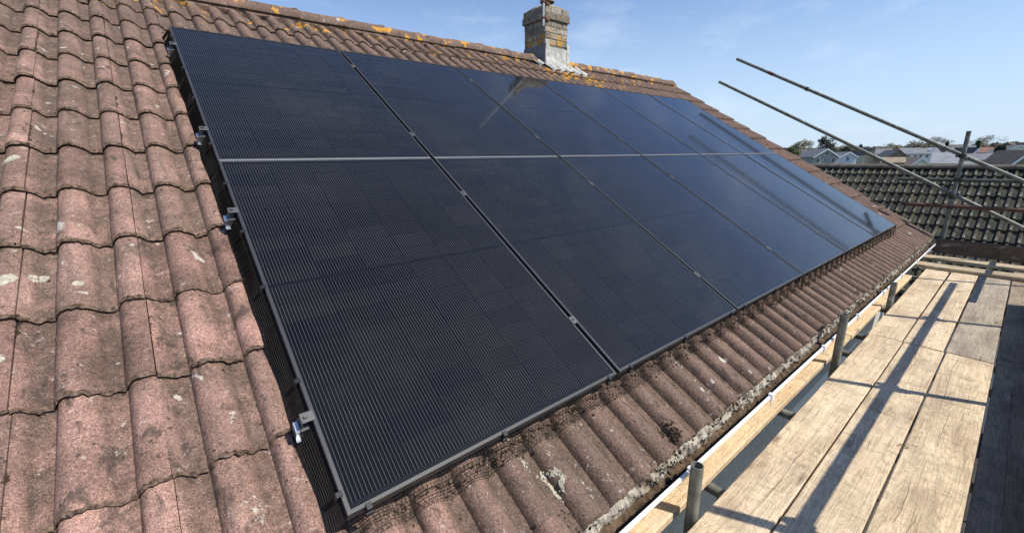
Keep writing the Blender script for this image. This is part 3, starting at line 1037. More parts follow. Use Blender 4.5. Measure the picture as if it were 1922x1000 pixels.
# mounting rails with clamps
RS = (.31, 1.345, 2.05, 3.17)
rw_lab = ('lowest silver mounting rail jutting out under the array edge', 'second mounting rail up, ending under the lower panels',
          'third mounting rail up, ending under the upper panels', 'topmost mounting rail near the upper corner of the array')
for i, s in enumerate(RS):
    rl = thing('mounting_rail', rw_lab[i], 'rail', R(0, s, -.036), 'rails that carry the solar panels', (PITCH, 0, 0))
    b = MB()
    b.box(-.046, 6.94, -.019, .019, -.004, 0)
    b.box(-.046, 6.94, -.019, -.016, -.040, -.0042)
    b.box(-.046, 6.94, .016, .019, -.040, -.0042)
    b.box(-.046, 6.94, -.0158, .0158, -.040, -.037)
    b.box(-.046, 6.94, -.030, -.0192, -.040, -.036)
    b.build('rail', M_ALU, rl)
    e = MB()
    e.cbox(-.030, .008, -.017, .017, .0365, .0405, .001)
    e.cbox(-.0295, -.0255, -.016, .016, .0065, .0362, .001)
    e.cbox(-.034, -.006, -.022, .022, .0005, .006, .001)
    e.tube((-.016, 0, .0412), (-.016, 0, .0475), .0065, n=10)
    e.build('end_clamp', simple('dull_clamp', (.13, .13, .13), .2, 30, .5, .5), rl)
    for k in range(1, 6):
        x = k*PXI-.010
        c = MB()
        c.cbox(x-.017, x+.017, -.020, .020, .0368, .0395, .001)
        c.cbox(x-.0055, x+.0055, -.022, .022, .0005, .0365, .001)
        c.tube((x, 0, .0407), (x, 0, .0455), .006, n=8)
        c.build('mid_clamp', M_CLAMP, rl)
    for k in range(9):
        x = .25+k*.83
        h = MB(); h.cbox(x-.015, x+.015, -.05, .05, -.078, -.0405, .003); h.build('roof_hook', M_ALU, rl)

# bird-proofing mesh round the array
skirt = thing('bird_mesh', 'black wire mesh skirt along the lower and left edges of the array', 'wire mesh')
wm = MB()
def wire(a, b, r=.00085):
    a, b = Vector(a), Vector(b)
    d = (b-a).normalized(); u = d.orthogonal().normalized(); w = d.cross(u)
    vs_ = [p+u*r*math.cos(t)+w*r*math.sin(t) for p in (a, b) for t in (0, 2.09, 4.19)]
    wm.add(vs_, [(0, 1, 4, 3), (1, 2, 5, 4), (2, 0, 3, 5)])
rs = random.Random(8)
def skirt_pt(x, f):
    """f 0 at the frame, 1 on the tiles"""
    n0 = -.012; s0 = -.003
    wv = mnoise.noise(Vector((x*3.5, 0, 0)))*.012+mnoise.noise(Vector((x*11, f, 3)))*.006
    s1 = -.062+wv
    u = (x-X0) % WT
    n1 = NPAN+.018+prof(u)*.95
    ff = f
    s = s0+(s1-s0)*ff+.010*math.sin(PI*ff)*mnoise.noise(Vector((x*6, 5, 0)))
    return R(x+.004*mnoise.noise(Vector((x*8, f*3, 9))), s, n0+(n1-n0)*ff**.9)
nw = int(6.92/.0132)
for i in range(nw+1):
    x = i*.0132+.002
    q = [skirt_pt(x, f) for f in (0, .35, .7, 1.0)]
    for a_, b_ in zip(q[:-1], q[1:]): wire(a_, b_)
for f in (0, .14, .28, .42, .56, .70, .84, .99):
    pts = [skirt_pt(.002+i*.0264, f) for i in range(nw//2+1)]
    for a_, b_ in zip(pts[:-1], pts[1:]): wire(a_, b_)
nl = int(3.5/.0132)
def lpt(s, f):
    n1 = surf(-.045, s)+.004
    return R(-.004-.040*f+.012*f*mnoise.noise(Vector((s*5, f, 0))), s, -.020+(n1+.020)*f)
for i in range(int(3.5/.0052)):                    # thick close wires, blackening the shaded gap on this side
    s = i*.0052
    wire(lpt(s, 0), lpt(s+.004*math.sin(i), 1), .0020)
for f in (0, .12, .24, .36, .48, .6, .72, .84, .92, 1):
    pts = [lpt(i*.0528, f) for i in range(nl//4)]
    for a_, b_ in zip(pts[:-1], pts[1:]): wire(a_, b_, .0012)
wm.build('wire_grid', M_WIRE, skirt)
for x in (.055, .52, 1.08, 1.23, 1.70, 2.22, 2.40, 2.9, 3.38, 3.56, 4.1, 4.53, 4.7, 5.2, 5.7, 5.86, 6.4, 6.85):
    c = MB()
    c.cbox(x-.008, x+.008, -.012, .006, .0005, .004, .001, RV)
    c.cbox(x-.008, x+.008, -.010, -.0045, -.034, .0005, .001, RV)
    c.cbox(x-.012, x+.012, -.018, -.0105, -.030, -.014, .002, RV)
    c.build('clip', M_CLIP, skirt)
for s in (.06, .44, .87, 1.2, 1.55, 1.9, 2.4, 2.8, 3.3):
    c = MB()
    c.cbox(-.012, .006, s-.008, s+.008, .0005, .004, .001, RV)
    c.cbox(-.012, -.0045, s-.008, s+.008, -.034, .0005, .001, RV)
    c.build('clip', M_CLIP, skirt)

# ------------------------------------------------------------------ scaffold
sc = thing('scaffold', 'tubular steel scaffold standing along the eave and round the gable', 'scaffold', (0, 0, 0))
r_t = .0242
DN = -5.0
def stube(name, a, b, mat=None, label=None, r=r_t, open_end=True):
    mb = MB()
    if open_end: mb.hollow(a, b, r)
    else: mb.tube(a, b, r, n=16)
    o = mb.build(name, mat or M_STEEL, sc, True)
    if label: o['label'] = label
    return o
for (x, y, zt) in ((1.185, -.352, -.268), (3.13, -.352, -.142), (4.83, -.352, -.268)):
    stube('standard', (x, y, DN), (x+.006, y, zt))
for x in (-.1, 1.765, 3.335, 5.03, 6.75):
    stube('standard', (x, -1.345, DN), (x, -1.345, .80))
stube('standard', (8.1, -.352, DN), (8.1, -.345, 1.15))
stube('standard', (8.1, -1.62, DN), (8.1, -1.62, 1.2))
stube('guard_rail', (-1.2, -1.296, .36), (6.62, -1.296, .36))
stube('guard_rail', (5.78, -1.29, .11), (8.3, -1.30, .11))
# raking guard rails beside the verge
def rake(p0, p1, ext):
    p0, p1 = Vector(p0), Vector(p1); return p0+(p0-p1).normalized()*ext
pu, pl_ = (8.155, 2.79, 2.553), (8.155, 3.065, 2.208)
stube('raking_rail', rake((8.155, -.93, .515), pu, .9), pu, None, 'upper of the two sloping guard rails')
stube('raking_rail', rake((8.155, -1.04, -.067), pl_, .7), pl_, None, 'lower of the two sloping guard rails')
stube('transverse_rail', (8.20, -1.9, .515), (8.20, .26, .510), M_TUBE_DARK)
stube('transverse_rail', (8.045, -1.9, .165), (8.045, .118, .168), M_RUST, 'rust brown rail')
# fittings
def coupler(p, ax, ax2=None):
    p, ax = Vector(p), Vector(ax).normalized()
    b = MB()
    b.tube(p-ax*.026, p+ax*.026, .034, n=14)
    side = Vector(ax2 or ax.orthogonal()).normalized()
    b.tube(p+side*.034-ax.cross(side)*.03, p+side*.034+ax.cross(side)*.045, .011, n=8)
    b.tube(p+side*.034+ax.cross(side)*.045, p+side*.034+ax.cross(side)*.058, .014, n=6)
    b.cbox(-.018, .018, -.018, .018, -.02, .02, .004, lambda q: p+side*.032+q)
    b.build('coupler', M_COUPLER, sc)
U = Vector((0, CP, SP))
coupler((8.102, -.347, .52), (0, 0, 1), (0, -1, 0)); coupler((8.15, -.36, .80), U, (0, 0, 1))
coupler((8.102, -.347, .83), (0, 0, 1)); coupler((8.102, -.35, .165), (0, 0, 1), (0, 1, 0))
coupler((8.05, -.35, .165), (0, 1, 0)); coupler((8.102, -.347, .29), (0, 0, 1), (0, 1, 0)); coupler((8.155, -.36, .32), U, (0, 0, -1))
for x in (-.1, 1.765, 3.335, 5.03):
    coupler((x, -1.345, .36), (0, 0, 1), (0, 1, 0)); coupler((x+.02, -1.296, .36), (1, 0, 0))
    coupler((x, -1.345, -.56), (0, 0, 1))
d_ = (Vector(pu)-Vector((8.155, -.93, .515))).normalized()
pm = Vector((8.155, -.93, .515))+d_*2.9
MB().tube(pm-d_*.02, pm+d_*.02, .032, n=12).build('collar', M_COUPLER, sc, True)
pm2 = Vector((8.155, -.93, .515))+d_*3.55
MB().tube(pm2-d_*.05, pm2+d_*.05, .0265, n=12).build('tape', M_RUST, sc, True)
# transoms and ledgers below the boards
for x in (-.35, .55, 1.46, 2.34, 3.53, 3.98, 4.9, 5.8, 6.55):
    stube('transom', (x, -1.5, -.5635), (x, -.03, -.5635))
    coupler((x, -.372, -.60), (0, 1, 0), (0, 0, 1))
stube('ledger', (-1.5, -.372, -.625), (8.3, -.372, -.625))
stube('ledger', (-1.5, -1.30, -.625), (8.3, -1.30, -.625))

# ------------------------------------------------------------------ boards
def board(x0, x1, y0, y1, zt, mat, label, group='scaffold boards of the walkway', name='scaffold_board', skew=0, axis=0, th=.038, sag=0, cat='board'):
    mb = MB()
    L = (x1-x0) if axis == 0 else (y1-y0)
    Wd = (y1-y0) if axis == 0 else (x1-x0)
    nL, c = 24, .004
    ring = [(c, 0), (Wd-c, 0), (Wd, -c), (Wd, -th+c), (Wd-c, -th), (c, -th), (0, -th+c), (0, -c)]
    sd_ = random.random()*50
    for i in range(nL+1):
        l = L*i/nL
        for w, h in ring:
            ed = .0018*mnoise.noise(Vector((l*3, w*9, sd_)))
            p = (l, w+ed, h-sag*math.sin(PI*i/nL)+.0012*mnoise.noise(Vector((l*2, w*5, sd_+9))))
            mb.v.append(p if axis == 0 else (p[1], p[0], p[2]))
    for i in range(nL):
        for k in range(8):
            q = (i*8+k, i*8+(k+1) % 8, (i+1)*8+(k+1) % 8, (i+1)*8+k)
            mb.f.append(q if axis == 1 else q[::-1]); mb.mi.append(0)
    e0, e1 = tuple(range(8)), tuple(range(nL*8, nL*8+8))
    mb.f += [e0, e1[::-1]] if axis == 0 else [e0[::-1], e1]
    mb.mi += [0, 0]
    o = mb.build(name, mat, None, False, (x0, y0, zt), (0, 0, skew))
    return tag(o, label, cat, group)
ZB = -.500
G = 'scaffold boards of the walkway'
board(.02, 3.925, -.583, -.381, ZB, M_BOARD, 'pale walkway board nearest the gutter in the foreground')
board(.10, 3.905, -.808, -.590, ZB+.001, M_BOARD, 'foreground walkway board striped by the long rail shadow')
board(.06, 3.915, -1.050, -.817, ZB, M_BOARD, 'foreground sunlit board with a long crack beside the shaded outer board')
board(3.935, 7.0, -.575, -.372, ZB, M_BOARD, 'pale board nearest the gutter in the far bay', skew=.004)
board(3.92, 7.0, -.800, -.583, ZB+.002, M_BOARD, 'far bay board crossed by the rail shadow')
board(3.93, 7.0, -1.045, -.812, ZB, M_BOARD_GREY, 'weathered grey board in the far bay of the walkway')
board(.2, 4.05, -1.270, -1.060, ZB-.002, M_BOARD_SHADE, 'outer walkway board lying in shade in the foreground')
board(4.06, 7.9, -1.268, -1.055, ZB-.001, M_BOARD_SHADE, 'outer walkway board lying in shade in the far bay')
board(-3.85, -.005, -.583, -.381, ZB, M_BOARD, 'pale walkway board nearest the gutter behind the camera')
board(-3.85, .02, -.808, -.590, ZB+.001, M_BOARD, 'middle walkway board behind the camera')
board(-3.85, .02, -1.050, -.817, ZB, M_BOARD, 'third walkway board behind the camera')
# toe boards on edge
def toe(x0, x1, label):
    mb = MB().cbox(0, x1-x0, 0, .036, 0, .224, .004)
    return tag(mb.build('toe_board', M_BOARD_SHADE, None, False, (x0, -1.250, ZB+.002)), label, 'toe board', 'toe boards along the outer edge')
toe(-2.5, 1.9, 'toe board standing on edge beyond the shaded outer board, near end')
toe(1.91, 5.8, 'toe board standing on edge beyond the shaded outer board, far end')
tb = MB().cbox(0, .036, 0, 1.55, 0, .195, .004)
tag(tb.build('toe_board', M_BOARD_SHADE_Y, None, False, (7.88, -1.86, -.472), (.010, 0, 0)), 'toe board coloured dark for its shaded face, standing across the far end of the walkway', 'toe board')
# boards across the far end
board(6.86, 7.085, -1.75, -.175, -.459, M_BOARD_Y, 'pale cross board nearest the walkway, resting on the ends of the others', skew=-.02, axis=1)
board(7.44, 7.665, -1.75, -.19, -.459, M_BOARD_Y, 'cross board just in front of the shaded end toe board', skew=-.01, axis=1)
# new pine planks beside the gutter
board(.05, 3.76, -.302, -.085, ZB, M_PLANK, 'new yellow pine plank running below the gutter in the foreground', 'pine planks beside the gutter', 'pine_plank', cat='plank')
board(3.775, 6.35, -.305, -.09, ZB, M_PLANK, 'new yellow pine plank running below the gutter in the far bay', 'pine planks beside the gutter', 'pine_plank', cat='plank')
# bit of tie wire
tw = MB()
tw.path([(2.36, -.835, ZB+.004), (2.33, -.812, ZB+.008), (2.345, -.798, ZB+.006), (2.375, -.815, ZB+.010), (2.40, -.86, ZB+.006)], .0012)
tw.path([(2.37, -.80, ZB+.004), (2.35, -.84, ZB+.008)], .0012)
tag(tw.build('tie_wire', M_RUST), 'twist of rusty tie wire poking up between two sunlit boards', 'wire')
# splash of bird lime
# ------------------------------------------------------------------ neighbouring roof
nb = thing('neighbouring_house', 'neighbouring house with a dark grey tiled roof beyond the gable', 'house', (14.3, 0, 0))
NPI = math.radians(37)
NC, NS = math.cos(NPI), math.sin(NPI)
NG, NWD = .335, .30
NRZ = .55
def nprof(u):
    a_ = u % (NWD/2)
    if a_ < .095: return .004*math.sin(PI*a_/.095)
    b_ = (a_-.095)/(NWD/2-.095)
    return .034*min(1, 2.4*math.sin(PI*b_))
nt = []
for sdv in range(5):
    mb = MB()
    us = [0, .03, .06, .095, .103, .112, .124, .136, .145, .150, .18, .21, .245, .253, .262, .274, .286, .295, .2985]
    ns_ = [0, .12, NG+.04]
    for j, s in enumerate(ns_):
        for u in us:
            mb.v.append((u, s+(.004*mnoise.noise(Vector((u*30, sdv*3, 0))) if j == 0 else 0), nprof(u)-.030*s/NG))
    W = len(us)
    for j in range(2):
        for i in range(W-1):
            a_ = j*W+i; mb.f.append((a_, a_+1, a_+W+1, a_+W)); mb.mi.append(0)
    b0 = len(mb.v)
    for u in us: mb.v.append((u, .004, nprof(u)-.026))
    for i in range(W-1): mb.f.append((b0+i, b0+i+1, i+1, i)); mb.mi.append(0)
    nt.append(mb.mesh('tile', M_NTILE))
# local frame: x along -Y, y up the slope (towards +X), z normal
NE = link('roof', MB().add([(-NC*4.4, -4.6, NRZ-NS*4.4-.06), (-NC*4.4, 6.5, NRZ-NS*4.4-.06), (0, 6.5, NRZ-.06), (0, -4.6, NRZ-.06), (NC*4.4, -4.6, NRZ-NS*4.4-.06), (NC*4.4, 6.5, NRZ-NS*4.4-.06)], [(0, 3, 2, 1), (3, 4, 5, 2)]).mesh('roof', M_FELT), nb)
base = Matrix(((0, NC, -NS), (-1, 0, 0), (0, NS, NC))).to_4x4()
rn_ = random.Random(12)
for k in range(12):
    sl_ = 4.36-(k+1)*NG+ .28
    sdn = k*NG+.34                     # distance below the ridge of this course's lower edge
    for i in range(-6, 20):
        yy = 3.55-i*NWD
        px = Vector((-NC*sdn, yy, NRZ-NS*sdn))
        wp = px+Vector((14.3, 0, 0))
        if not in_frame(wp, 40, 30): continue
        Mt = base.copy(); Mt.translation = px+Vector((rn_.uniform(-.003, .003), 0, rn_.uniform(0, .006)))
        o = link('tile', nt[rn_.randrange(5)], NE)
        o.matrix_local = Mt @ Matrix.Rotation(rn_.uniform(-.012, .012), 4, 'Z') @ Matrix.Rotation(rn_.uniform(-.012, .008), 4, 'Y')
for i in range(14):
    me = RM[i % 4]
    pass
NRM = ridge_mesh(7, .44, .12, M_NRIDGE)
for i in range(20):
    o = link('ridge_tile', NRM, NE, (0, 4.6-i*.445, NRZ-.045+rn_.uniform(-.006, .006)), (0, 0, -PI/2))
nw_ = MB()
nw_.box(-NC*4.1, NC*4.1, -4.4, 6.3, -5.2, NRZ-NS*4.4+.10)
nw_.build('wall', simple('pale_render', (.5, .48, .43), .1, 6, .9), nb)

# ------------------------------------------------------------------ distant houses
M_SLATE = [simple('slate_roof', c, .25, 1.2, .75, 0, 0) for c in ((.10, .105, .125), (.17, .175, .19), (.24, .25, .27), (.055, .052, .058), (.135, .125, .115))]
M_BRN = [simple('brown_roof', c, .25, 1.2, .85, 0, 0) for c in ((.20, .15, .11), (.27, .21, .15), (.20, .11, .08))]
M_WALLS = dict(white=simple('white_wall', (.82, .82, .80), .06, 2, .9, 0, 0), cream=simple('cream_wall', (.55, .50, .38), .08, 2, .9, 0, 0),
               stone=simple('stone_wall', (.34, .33, .31), .35, 3, .9, 0, 0), grey=simple('grey_wall', (.42, .43, .42), .1, 2, .9, 0, 0),
               blue=simple('pale_blue_wall', (.58, .64, .70), .05, 2, .9, 0, 0), brown=simple('brown_wall', (.25, .20, .15), .2, 2, .9, 0, 0))
M_PANE = NT('dark_pane').out((.03, .035, .04), .15, 0, .5)
M_BRICKR = simple('orange_brick_stack', (.42, .24, .14), .2, 4, .9, 0, 0)
def far_house(label, cx, cy, w, zr, ze, depth, wall, roofm, gable=True, yaw=0, wins=(), stacks=(), barge=True, dormers=(), windoor=None):
    """gable: the pointed end faces the camera; w is the width across the view"""
    br = math.atan2(cy-CAM.y, cx-CAM.x)
    h = thing('far_house', label, 'house', (cx, cy, -4.7), 'houses beyond the neighbouring roof', (0, 0, br-PI/2+yaw))
    zr += 4.7; ze += 4.7
    hw = w/2; ov = .25
    wb, rb = MB(), MB()
    if gable:
        wb.add([(-hw, 0, 0), (hw, 0, 0), (hw, 0, ze), (0, 0, zr-.12), (-hw, 0, ze), (-hw, depth, 0), (hw, depth, 0), (hw, depth, ze), (0, depth, zr-.12), (-hw, depth, ze)],
               [(0, 1, 2, 3, 4), (9, 8, 7, 6, 5), (1, 6, 7, 2), (0, 4, 9, 5)])
        sl = (zr-ze)/hw
        for sg in (-1, 1):
            e = (sg*(hw+ov), ze-ov*sl)
            pts = [(0, -.35, zr), (e[0], -.35, e[1]), (e[0], depth+.3, e[1]), (0, depth+.3, zr)]
            pts += [(p[0], p[1], p[2]-.14) for p in pts]
            rb.add(pts, [(0, 3, 2, 1), (4, 5, 6, 7), (0, 1, 5, 4), (1, 2, 6, 5), (2, 3, 7, 6)])
        if barge:
            bb_ = MB()
            for sg in (-1, 1):
                a_ = (0, -.42, zr+.04); b_ = (sg*(hw+ov+.05), -.42, ze-(ov+.05)*sl+.02)
                pts = [a_, b_, (b_[0], -.42, b_[2]-.30), (0, -.42, zr-.32)]
                pts += [(p[0], -.36, p[2]) for p in pts]
                bb_.add(pts, [(0, 1, 2, 3), (7, 6, 5, 4), (0, 4, 5, 1), (1, 5, 6, 2), (3, 2, 6, 7), (0, 3, 7, 4)])
            bb_.build('bargeboard', M_WHITE, h)
    else:
        wb.add([(-hw, 0, 0), (hw, 0, 0), (hw, 0, ze), (-hw, 0, ze), (-hw, depth, 0), (hw, depth, 0), (hw, depth, ze), (-hw, depth, ze), (-hw, depth/2, zr-.12), (hw, depth/2, zr-.12)],
               [(0, 1, 2, 3), (5, 4, 7, 6), (1, 5, 6, 9, 2), (4, 0, 3, 8, 7)])
        sl = (zr-ze)/(depth/2)
        for a_, b_ in ((-ov, depth/2), (depth+ov, depth/2)):
            zz = ze-ov*sl
            pts = [(-hw-ov, a_, zz), (hw+ov, a_, zz), (hw+ov, b_, zr), (-hw-ov, b_, zr)]
            pts += [(p[0], p[1], p[2]-.14) for p in pts]
            rb.add(pts, [(0, 1, 2, 3), (7, 6, 5, 4), (0, 4, 5, 1), (1, 5, 6, 2), (2, 6, 7, 3), (3, 7, 4, 0)])
    wb.build('wall', M_WALLS[wall], h)
    rf = rb.build('roof', roofm, h)
    for (x, z, ww, hh, arch) in wins:
        f = MB()
        f.box(x-ww/2-.12, x+ww/2+.12, -.07, -.01, z-.12, z+hh+.10)
        if arch: f.box(x-ww/4-.1, x+ww/4+.1, -.07, -.01, z+hh+.10, z+hh+.38)
        fo = f.build('window', M_WHITE, h)
        p_ = MB(); p_.box(x-ww/2, x-.05, -.10, -.072, z, z+hh); p_.box(x+.05, x+ww/2, -.10, -.072, z, z+hh)
        if arch: p_.box(x-ww/4, x+ww/4, -.10, -.072, z+hh+.05, z+hh+.27)
        p_.build('pane', M_PANE, fo)
    for (x, y, ww, hh) in stacks:
        st = MB(); st.box(x-ww/2, x+ww/2, y-ww/2, y+ww/2, zr-1.2, zr+hh)
        st.tube((x, y, zr+hh), (x, y, zr+hh+.35), .14, n=8)
        st.build('chimney', M_BRICKR, rf)
    for (x, y, z, ww, hh) in dormers:
        dm = MB()
        dm.add([(x-ww/2, y, z), (x+ww/2, y, z), (x+ww/2, y, z+hh*.55), (x, y, z+hh), (x-ww/2, y, z+hh*.55),
                (x-ww/2, y+2.2, z), (x+ww/2, y+2.2, z), (x+ww/2, y+2.2, z+hh*.55), (x, y+2.2, z+hh), (x-ww/2, y+2.2, z+hh*.55)],
               [(0, 1, 2, 3, 4), (1, 6, 7, 2), (0, 4, 9, 5), (2, 7, 8, 3), (4, 3, 8, 9)])
        dm.box(x-.25, x+.25, y-.04, y-.01, z+.25, z+hh*.55)
        dm.build('dormer', M_WHITE, rf)
    return h
S, B_ = M_SLATE, M_BRN
far_house('grey stone gable-fronted house with white bargeboards and arched windows', 145.0, 36.4, 6.1, 2.08, 0.0, 9, 'stone', S[1], True, .42,
          wins=((0, 4.95, .8, 1.0, 1), (-1.9, 3.0, .8, 1.15, 1), (1.9, 3.0, .8, 1.15, 1), (0, 3.4, 1.0, .5, 0)))
far_house('slate roofed wing to the left of the stone gable house', 150.5, 42.3, 6.2, 1.95, -.30, 8, 'stone', S[0], False, 0)
far_house('small white gable with pale blue wall and one dark window', 158.9, 34.4, 4.3, 1.16, -.18, 8, 'blue', S[1], True, .42, wins=((-.2, 3.2, .6, 1.3, 0),))
far_house('beige gabled house half behind the long scaffold pole', 185.9, 37.3, 3.6, 1.67, .34, 9, 'brown', B_[1], True, .1, barge=False)
far_house('cream gable house with a nearly black roof', 171.7, 31.4, 3.6, 2.19, .44, 8, 'cream', S[3], True, .45, wins=((.2, 4.4, .6, .9, 0),), barge=False)
far_house('cream house with low slate roof and white bay windows', 168.6, 28.4, 3.4, 1.95, .50, 7, 'cream', S[1], False, .0, wins=((-.9, 3.9, .5, 1.0, 0), (.1, 3.9, .5, 1.0, 0), (1.0, 3.9, .5, 1.0, 0)))
far_house('brown gabled house with an orange brick chimney', 123.4, 17.9, 3.7, 1.38, -.32, 8, 'brown', S[4], True, .3, stacks=((-.2, .6, .5, .45),), barge=False)
far_house('low house with a tan tiled roof just over the dark ridge', 88.8, 12.6, 3.6, .10, -.62, 6, 'brown', B_[1], False, 0)
far_house('low tan roofed house end with a white sloping bargeboard', 86.5, 9.6, 2.3, .16, -.9, 6, 'white', B_[1], True, .3)
far_house('long white terrace with slate roof, dormer and small dark windows', 183.4, 21.6, 8.8, 2.14, .38, 9, 'white', S[1], False, .30,
          wins=((-3.1, 3.9, .55, .75, 0), (-1.5, 3.9, .55, .75, 0), (-.2, 3.9, .55, .75, 0), (1.3, 3.9, .55, .75, 0)), stacks=((2.0, 4.4, .55, .5),), dormers=((2.6, 1.2, 5.5, 1.3, 1.15), (-2.3, 1.4, 5.4, .9, .8)))
far_house('broad pale grey slate roof in front of the white terrace', 104.3, 8.9, 3.0, .75, -1.0, 8, 'white', S[2], False, 0)
far_house('distant grey roofed house with a white bargeboard behind the upright pole', 238.9, 19.3, 5.2, 3.45, 1.3, 9, 'grey', S[4], False, 0)
far_house('dark roofed house just left of the upright pole', 196, 16.6, 2.9, 2.25, .8, 8, 'white', S[3], True, .5)
far_house('narrow grey roofed house just right of the upright pole', 199.3, 13.0, 2.6, 2.70, .5, 8, 'grey', S[1], False, 0)
far_house('house with white gable end and black roof', 189.4, 10.1, 2.7, 2.0, .4, 9, 'white', S[3], True, .6, wins=((0, 4.6, .4, .5, 0),))
far_house('red brown roofed house with one white chimney', 179.6, 7.2, 4.2, 1.95, .5, 8, 'brown', B_[2], False, 0, stacks=((.9, 4, .5, .4),))
far_house('long low blue grey roof with a white gutter line', 109.6, 5.2, 3.5, .49, -.50, 5, 'white', S[1], False, 0)
far_house('dark slate roofed house with pale hip edge at the right', 119.7, 2.9, 3.4, 1.16, -.75, 7, 'grey', S[0], False, 0)
far_house('pale grey gable with white bargeboards at the right edge', 169.7, 2.0, 5.0, 2.26, .85, 9, 'white', S[4], True, .3)
far_house('tan tiled roof with a white raking edge in the right corner', 99.8, -.4, 3.4, .95, -.9, 7, 'brown', B_[0], True, .5)
far_house('grey roofed house behind the pale gable', 215, 3.6, 6.5, 2.6, 1.2, 9, 'grey', S[4], False, 0)

# ------------------------------------------------------------------ trees
M_BARK = simple('bark', (.16, .13, .10), .3, 3, .95, 0, 0)
M_LEAF = [simple('foliage', c, .45, 1.4, .9, 0, 0) for c in ((.040, .047, .028), (.25, .235, .145), (.11, .125, .055), (.185, .170, .115))]
M_TWIG = [simple('twigs', c, .3, 1.4, .95, 0, 0) for c in ((.33, .31, .22), (.24, .21, .18))]
def far_tree(label, cx, cy, w, top, kind, mat, seed):
    rr = random.Random(seed)
    base_z = -4.7
    H = top-base_z
    t = thing('tree', label, 'tree', (cx, cy, base_z), 'trees on the skyline')
    tr = MB()
    tr.tube((0, 0, 0), (0, 0, H*.45), .22, .14, 8)
    tips = []
    def grow(p, d, L, r, lev):
        q = p+d*L
        tr.tube(p, q, r*.6, r*.36, 5, False)
        if lev == 0 or L < .35:
            tips.append(q); return
        for _ in range(3 if lev > 1 else 4):
            nd = (d+Vector((rr.uniform(-.8, .8), rr.uniform(-.8, .8), rr.uniform(-.15, .55)))).normalized()
            grow(q, nd, L*rr.uniform(.6, .82), r*.55, lev-1)
    if kind == 'bare':
        for _ in range(5):
            d = Vector((rr.uniform(-.5, .5)*w/H*3, rr.uniform(-.5, .5)*w/H*3, 1)).normalized()
            grow(Vector((0, 0, H*.40)), d, H*.22, .09, 3)
        tr.build('trunk', M_BARK, t)
        cr = MB()
        for q in tips:
            for _ in range(5):
                d = Vector((rr.uniform(-1, 1), rr.uniform(-1, 1), rr.uniform(-.1, 1.2))).normalized()
                cr.tube(q, q+d*rr.uniform(.4, 1.0), .012, .005, 3, False)
        cr.build('crown', mat, t)
    else:
        tr.build('trunk', M_BARK, t)
        cr = MB()
        clumps = []
        for _ in range(46):
            a_ = rr.uniform(0, 2*PI); q = rr.random()**.5
            zf = rr.uniform(.30, .97)
            if kind == 'cone': wid = (1-zf)*1.25+.12
            else: wid = math.sqrt(max(.03, 1-((zf-.60)/.42)**2))
            clumps.append((Vector((math.cos(a_)*q*w*.5*wid, math.sin(a_)*q*w*.5*wid, zf*H)), rr.uniform(.12, .24)*w))
        for c_, rad in clumps:
            for _ in range(55):
                d = Vector((rr.gauss(0, 1), rr.gauss(0, 1), rr.gauss(0, .8))).normalized()*rad*rr.uniform(.5, 1.08)
                p = c_+d
                u = Vector((rr.gauss(0, 1), rr.gauss(0, 1), rr.gauss(0, 1))).normalized(); v = u.orthogonal().normalized()
                s_ = rr.uniform(.14, .28)
                cr.add([p-u*s_, p+v*s_*.7, p+u*s_, p-v*s_*.7], [(0, 1, 2, 3)])
        cr.build('crown', mat, t)
    return t
far_tree('pale budding tree with wide round crown left of the dark evergreen', 182.1, 53.4, 6.0, 5.3, 'round', M_LEAF[1], 1)
far_tree('thinner pale budding tree at the left end of the skyline', 183, 56.4, 4.2, 4.4, 'round', M_LEAF[1], 2)
far_tree('dark evergreen oak standing above the stone gable', 178.7, 45.9, 5.4, 6.3, 'round', M_LEAF[0], 3)
far_tree('leafy green bush tree low at the left end', 133.3, 41.6, 4.5, 2.3, 'round', M_LEAF[2], 4)
far_tree('dark shrub tree behind the small white gable', 196, 43.5, 4.5, 2.7, 'round', M_LEAF[0], 5)
far_tree('little dark cypress beside the long pole', 205.4, 41.7, 1.8, 3.9, 'cone', M_LEAF[0], 6)
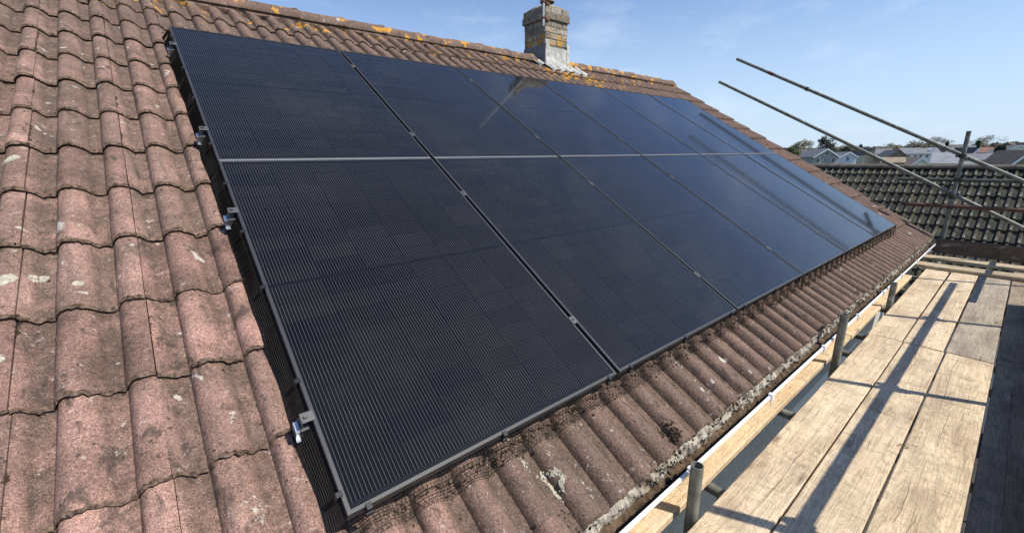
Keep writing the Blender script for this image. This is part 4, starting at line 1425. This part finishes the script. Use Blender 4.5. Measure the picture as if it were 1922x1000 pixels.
far_tree('bare twiggy tree between the oak and the pole', 214.3, 48.0, 4.6, 4.0, 'bare', M_TWIG[0], 7)
far_tree('low bare tree behind the cream houses', 216.5, 36.6, 4.0, 3.5, 'bare', M_TWIG[0], 8)
far_tree('yellow green budding tree left of the brown gabled house', 227, 35.5, 5.5, 3.9, 'round', M_LEAF[1], 9)
far_tree('yellow green budding tree behind the white terrace, left', 232.7, 30.3, 6.2, 4.7, 'round', M_LEAF[3], 10)
far_tree('yellow green budding tree behind the white terrace, right', 228.3, 25.5, 5.2, 4.1, 'round', M_LEAF[1], 11)
far_tree('tall bare tree above the white terrace', 228.4, 24.3, 3.0, 6.2, 'bare', M_TWIG[1], 12)
far_tree('small bare tree left of the dark cypress', 228.6, 22.0, 2.6, 5.5, 'bare', M_TWIG[1], 13)
far_tree('dark cypress left of the upright pole', 208.8, 19.0, 1.9, 4.1, 'cone', M_LEAF[0], 14)
far_tree('dark cypress right of the upright pole', 214.4, 12.2, 2.4, 4.5, 'cone', M_LEAF[0], 15)
far_tree('large bare tree above the red brown roof', 229.5, 10.2, 4.4, 6.3, 'bare', M_TWIG[1], 16)
far_tree('bare tree just left of the large bare tree', 235, 13.8, 3.4, 5.2, 'bare', M_TWIG[1], 17)
far_tree('dark round shrub tree by the right edge', 120, 3.4, 1.4, 1.9, 'round', M_LEAF[0], 18)
# far hedge line that reads as one mass
hd = MB()
rh = random.Random(77)
for i in range(15000):
    y = rh.uniform(-30, 95); x = 268+rh.uniform(-8, 8)
    top = 3.3+.9*mnoise.noise(Vector((y*.06, 0, 0)))+.8*mnoise.noise(Vector((y*.3, 2, 0)))
    z = -4.7+(top+4.7)*(rh.random()**.5)
    u = Vector((rh.gauss(0, 1), rh.gauss(0, 1), rh.gauss(0, 1))).normalized(); v = u.orthogonal().normalized(); s_ = rh.uniform(.4, .8)
    p = Vector((x, y, z))
    hd.add([p-u*s_, p+v*s_, p+u*s_, p-v*s_], [(0, 1, 2, 3)])
tag(hd.build('far_woodland', M_LEAF[3]), 'low brownish line of woodland along the horizon', 'woodland', None, 'stuff')
